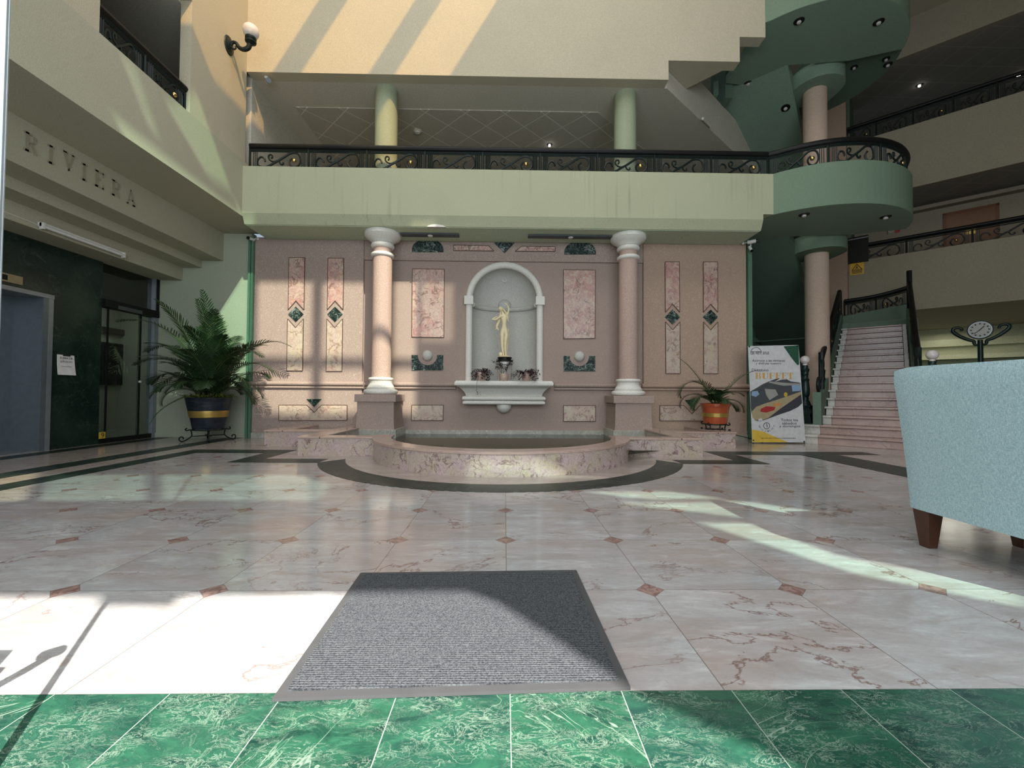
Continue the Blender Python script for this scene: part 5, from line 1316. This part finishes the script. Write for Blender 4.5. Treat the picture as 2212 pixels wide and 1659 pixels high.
def cctv(p, d, lab, k=1., mount=None):
    t = thing('security_camera', lab, 'camera', tuple(p)); d = Vector(d).normalized()
    mnt = Vector(mount)
    MB().sphere(p+mnt, .028*k, 12, 8).tube([p+mnt, p], .012*k, 8).build('bracket', 'whitepl', t, smooth=True)
    MB().tube([p-d*.07*k, p+d*.07*k], .034*k, 14).build('camera_body', 'whitepl', t, smooth=True, ang=50)
    MB().tube([p+d*.07*k, p+d*.10*k], [.036*k, .034*k], 14).build('lens_hood', 'blackgl', t, smooth=True, ang=50)
cctv(atZ(579, 175, 6.02), (.5, -.75, -.45), 'white security camera on the gallery ceiling in the upper left corner', 1.2, (-.04, .02, .08))
cctv(atY(543, 516, 7.55), (-.3, -1, -.1), 'white security camera at the top left corner of the fountain wall', .8, (.07, .08, .03))
q = atY(1624, 522, 7.45)
cctv(q, (.9, -.6, 0), 'white security camera pointing right at the top right corner of the fountain wall', .95, (-.08, .14, .02))
cctv(atY(1621, 537, 7.5), (.1, -.5, -.85), 'small white security camera hanging below the other one at the right corner', .7, (.02, .02, .10))
for u0, u1, v, lab in ((866, 991, 497.5, 'left dark metal strip fitted under the balcony above the frieze'), (1141, 1326, 504.5, 'right dark metal strip fitted under the balcony above the frieze')):
    a, b = atY(u0, v, 7.25), atY(u1, v, 7.25); t = thing('ceiling_track', lab, 'light track', (a.x, 7.25, 3.56))
    MB().box(a.x, b.x, 7.22, 7.36, 3.535, 3.563).build('track_body', 'rod', t); c_ = (a.x+b.x)/2
    MB().lathe([(.045, 3.535), (.04, 3.525), (.001, 3.523)], (c_, 7.29, 0), 20).build('small_round_cover', 'tube', t, smooth=True)
q = atY(945, 494, 7.05); mb = MB(); rnd = random.Random(8)
pts = [(q.x-.16, 3.562), (q.x-.13, 3.585), (q.x-.08, 3.60), (q.x-.02, 3.606), (q.x+.05, 3.60), (q.x+.11, 3.585), (q.x+.15, 3.562)]
mb.prism(pts, 6.955, 7.0, 'Y'); tag(mb.build('plaster_patch', 'white'), 'small broken patch of white plaster at the balcony edge', 'plaster')
# signs
q = atD(1851, 580, DM-.02); w_ = .20
sgs = .70
def onD(D): return lambda du, dz: DT(D, q_t-du*sgs, q_z+dz*sgs)
q_t, q_z = todt(q)[1], q.z; F1 = onD(DM-.012)
t = thing('warning_sign', 'yellow triangular warning sign on the beige wall above the stairs', 'sign', tuple(q))
def signquad(fn, pts, mat, nm, parent, D0_=0):
    mb = MB(); fl_ = tessellate_polygon([[Vector((x, y, 0)) for x, y in pts]]); mb.add([fn(x, y) for x, y in pts], [tuple(a) for a in fl_]); return mb.build(nm, mat, parent)
mb = MB(); P = [F1(x, y) for x, y in ((-.21, -.23), (.21, -.23), (.21, .22), (-.21, .22))]; P2_ = [p+dv*.012 for p in P]
mb.add(P+P2_, [(0, 1, 2, 3), (7, 6, 5, 4), (0, 4, 5, 1), (1, 5, 6, 2), (2, 6, 7, 3), (3, 7, 4, 0)]); mb.build('plate', 'yellow', t)
F2 = onD(DM-.016); F3 = onD(DM-.019); F4 = onD(DM-.022)
signquad(F2, [(-.17, -.06), (.17, -.06), (0, .19)], 'ink', 'black_triangle', t); signquad(F3, [(-.125, -.038), (.125, -.038), (0, .145)], 'yellow', 'inner_triangle', t)
for s_ in ([(-.012, .06), (.012, .06), (.012, .10), (-.012, .10)], [(-.03, .02), (.03, .02), (.02, .06), (-.02, .06)], [(-.05, -.03), (-.03, -.03), (.0, .03), (-.02, .03)], [(.03, -.03), (.05, -.03), (.02, .03), (.0, .03)]): signquad(F4, s_, 'ink', 'walking_figure', t)
for z_ in (-.10, -.14, -.185): signquad(F2, [(-.16, z_), (.16, z_), (.16, z_+.022), (-.16, z_+.022)], 'ink', 'illegible_line', t)
sgs = 1.; q = atD(1931, 497, DM+1.59); q_t, q_z = todt(q)[1], q.z; F1 = onD(DM+1.585); F2 = onD(DM+1.58)
t = thing('fire_equipment_sign', 'small black and red fire equipment sign on the corridor wall left of the door', 'sign', tuple(q))
signquad(F1, [(.02, -.09), (.13, -.09), (.13, .09), (.02, .09)], 'red', 'red_panel', t)
signquad(F1, [(-.15, -.10), (-.135, -.10), (-.135, .10), (-.15, .10)], 'ink', 'dark_bar', t)
mb = MB().tube([F2(-.06+.05*math.cos(a*PI/9), .05*math.sin(a*PI/9)) for a in range(18)], .008, 5, True).tube([F2(-.06+.02*math.cos(a*PI/9), .02*math.sin(a*PI/9)) for a in range(18)], .006, 5, True); mb.build('hose_symbol', 'whitepl', t)
ta, tb = todt(atD(2044, 470, DM+1.58))[1], todt(atD(2151, 470, DM+1.58))[1]
zt = atD(2100, 455, DM+1.58).z
t = thing('wooden_door', 'orange-brown wooden door behind the first corridor railing', 'door', tuple(DT(DM+1.57, (ta+tb)/2, 3.3)))
MB().box(DM+1.55, DM+1.6, tb, ta, 3.3, zt, T=TT).build('door_panel', 'wood', t)
MB().box(DM+1.54, DM+1.6, ta, ta+.06, 3.3, zt+.05, T=TT).box(DM+1.54, DM+1.6, tb-.06, tb, 3.3, zt+.05, T=TT).box(DM+1.54, DM+1.6, tb-.06, ta+.06, zt, zt+.06, T=TT).build('door_frame', plain('dark_door_frame', (.18, .06, .02), .5), t)
tm_ = (ta+tb)/2; MB().box(DM+1.54, DM+1.555, tm_-.09, tm_+.09, zt-.62, zt-.5, T=TT).build('number_plate', 'goldband', t)
# dark framed glass at the corridor end, beside the first railing
ta, tb = todt(atD(1828, 540, DM-.02))[1], todt(atD(1876, 540, DM-.02))[1]
za, zb = atD(1850, 568, DM-.02).z, atD(1850, 516, DM-.02).z
t = thing('dark_display_case', 'black framed glass panel at the left end of the first corridor', 'display case', tuple(DT(DM-.05, (ta+tb)/2, za)))
MB().box(DM-.05, DM+.2, tb, ta, za, zb+.05, T=TT).build('case_body', 'black', t)
MB().box(DM-.07, DM-.05, tb, ta, zb-.02, zb+.0, T=TT).build('top_edge', 'steelL', t)
# emergency tube lamp on the cream beam
q = atZ(1527, 266, 6.095); t = thing('ceiling_emergency_lamp', 'thin glass tube lamp on the gallery ceiling edge at the cream beam', 'lamp', tuple(q))
d_ = Vector((.62, .55, 0)).normalized()
MB().tube([q-d_*.16, q+d_*.16], .022, 8).build('glass_tube', 'ceil', t, smooth=True); MB().sphere(q-d_*.19, .03, 10, 8).build('white_cap', 'whitepl', t, smooth=True)
# paper notice and number plate on the marble
def onX(X, y0_, z0_): return lambda dy, dz: Vector((X, y0_+dy, z0_+dz))
q = atX(143, 789, LX+.01); F1 = onX(LX+.008, q.y, q.z)
t = thing('paper_notice', 'white paper notice taped to the dark marble beside the lift', 'notice', tuple(q))
mb = MB(); n_ = 6
for i in range(n_+1):
    z_ = -.14+.285*i/n_; c_ = .018*(1-i/n_)**2
    mb.v += [(LX+.006+c_, q.y-.125, q.z+z_), (LX+.006+c_*1.3, q.y+.115+(.01*(1-i/n_)), q.z+z_)]
mb.f += [(2*i, 2*i+1, 2*i+3, 2*i+2) for i in range(n_)]
mb.build('sheet', 'paper', t)
MB().box(LX+.007, LX+.012, q.y-.045, q.y+.055, q.z+.128, q.z+.152).build('tape', 'ink', t)
for s_, a, b, z_, h_ in (('FUERA DE', -.085, .085, .085, .028), ('SERVICIO', -.085, .085, .035, .028)):
    P_, f_ = textmap(s_, lambda u, w: Vector((LX+.0095+.0, q.y+a+(b-a)*u, q.z+z_+h_*w))); MB().add(P_, f_).build('notice_text', 'ink', t)
MB().box(LX+.007, LX+.0165, q.y-.07, q.y+.07, q.z-.022, q.z-.018).build('notice_rule', 'rod', t)
q = atX(222, 941, LX+.03); t = thing('number_plate', 'small cream number nine plate at the foot of the glazed entrance', 'plate', tuple(q))
MB().box(LX+.02, LX+.03, q.y-.055, q.y+.045, q.z-.045, q.z+.055).build('plate_body', 'yellowink', t)
P_, f_ = textmap('9', lambda u, w: Vector((LX+.032, q.y-.028+.05*u, q.z-.035+.08*w))); MB().add(P_, f_).build('numeral', 'ink', t)
q = atY(1600, 943, 7.55)
cb = MB().tube(spline([(3.66, 7.58, .10), (3.8, 7.56, .105), (4.1, 7.50, .10), (4.3, 7.48, .06), (4.45, 7.45, .02)], 6), .007, 6).build('power_cable', 'black', smooth=True); tag(cb, 'thin black cable on the wall skirting behind the banner', 'cable')

GR = {'recessed_spotlight': 'recessed ceiling spotlights', 'security_camera': 'white security cameras', 'flower_pot': 'flower pots on the niche shelf',
      'stone_column': 'pink granite columns flanking the niche', 'gallery_column': 'green gallery columns', 'round_column': 'round pink columns by the stairs',
      'stair_railing': 'iron railings of the staircase', 'corridor_railing': 'iron railings of the corridors', 'globe_lamp': 'globe lamps beside the stairs',
      'potted_palm': 'potted palms', 'plant_stand': 'iron plant stands', 'ceiling_track': 'dark strips under the balcony'}
for o in bpy.data.objects:
    k = o.name.split('.')[0]
    if o.parent is None and k in GR and 'category' in o: o['group'] = GR[k]
# ================================================================== LIGHT
sun = bpy.data.lights.new('sun', 'SUN'); sun.energy = 17; sun.angle = math.radians(.6); sun.color = (1, .95, .86)
so = bpy.data.objects.new('sun', sun); C.objects.link(so); so.rotation_euler = SUN.to_track_quat('-Z', 'Y').to_euler()
def area(name, loc, rot, sx_, sy_, e, col):
    l = bpy.data.lights.new(name, 'AREA'); l.shape = 'RECTANGLE'; l.size = sx_; l.size_y = sy_; l.energy = e; l.color = col
    o = bpy.data.objects.new(name, l); C.objects.link(o); o.location = loc; o.rotation_euler = rot; return o
area('skylight_fill', (-.5, 2.4, 10.3), (0, 0, 0), 8, 7.5, 500, (.97, .98, 1))  # area lamp added under the plain roof, in for diffuse daylight
area('entrance_fill', (.3, -2.35, 2.7), (math.radians(90), 0, 0), 9, 5.0, 480, (.84, .93, 1))  # area lamp added inside the solid front, in for entrance daylight
fh = DT(17.2, -1.2, 2.85); area('hall_fill', tuple(fh), (0, 0, 0), 3, 3, 50, (1, .95, .8))  # unseen lamp added to brighten the far hall
area('inner_room_fill', (-7.6, 8.2, 2.78), (0, 0, 0), 1, 1, 8, (.95, 1, .97))  # unseen lamp added to lift the room behind the glass
w = bpy.data.worlds.new('world'); bpy.context.scene.world = w; w.use_nodes = True
w.node_tree.nodes['Background'].inputs[0].default_value = (.6, .75, .9, 1); w.node_tree.nodes['Background'].inputs[1].default_value = .6
sc_ = bpy.context.scene
sc_.view_settings.view_transform = 'Standard'; sc_.view_settings.look = 'None'; sc_.view_settings.gamma = 1; sc_.view_settings.use_curve_mapping = False
sc_.view_settings.exposure = 0
sc_.cycles.use_denoising = True; sc_.cycles.max_bounces = 7; sc_.cycles.diffuse_bounces = 4; sc_.cycles.glossy_bounces = 3; sc_.cycles.transparent_max_bounces = 12
sc_.cycles.caustics_reflective = False; sc_.cycles.caustics_refractive = False; sc_.cycles.sample_clamp_indirect = 6
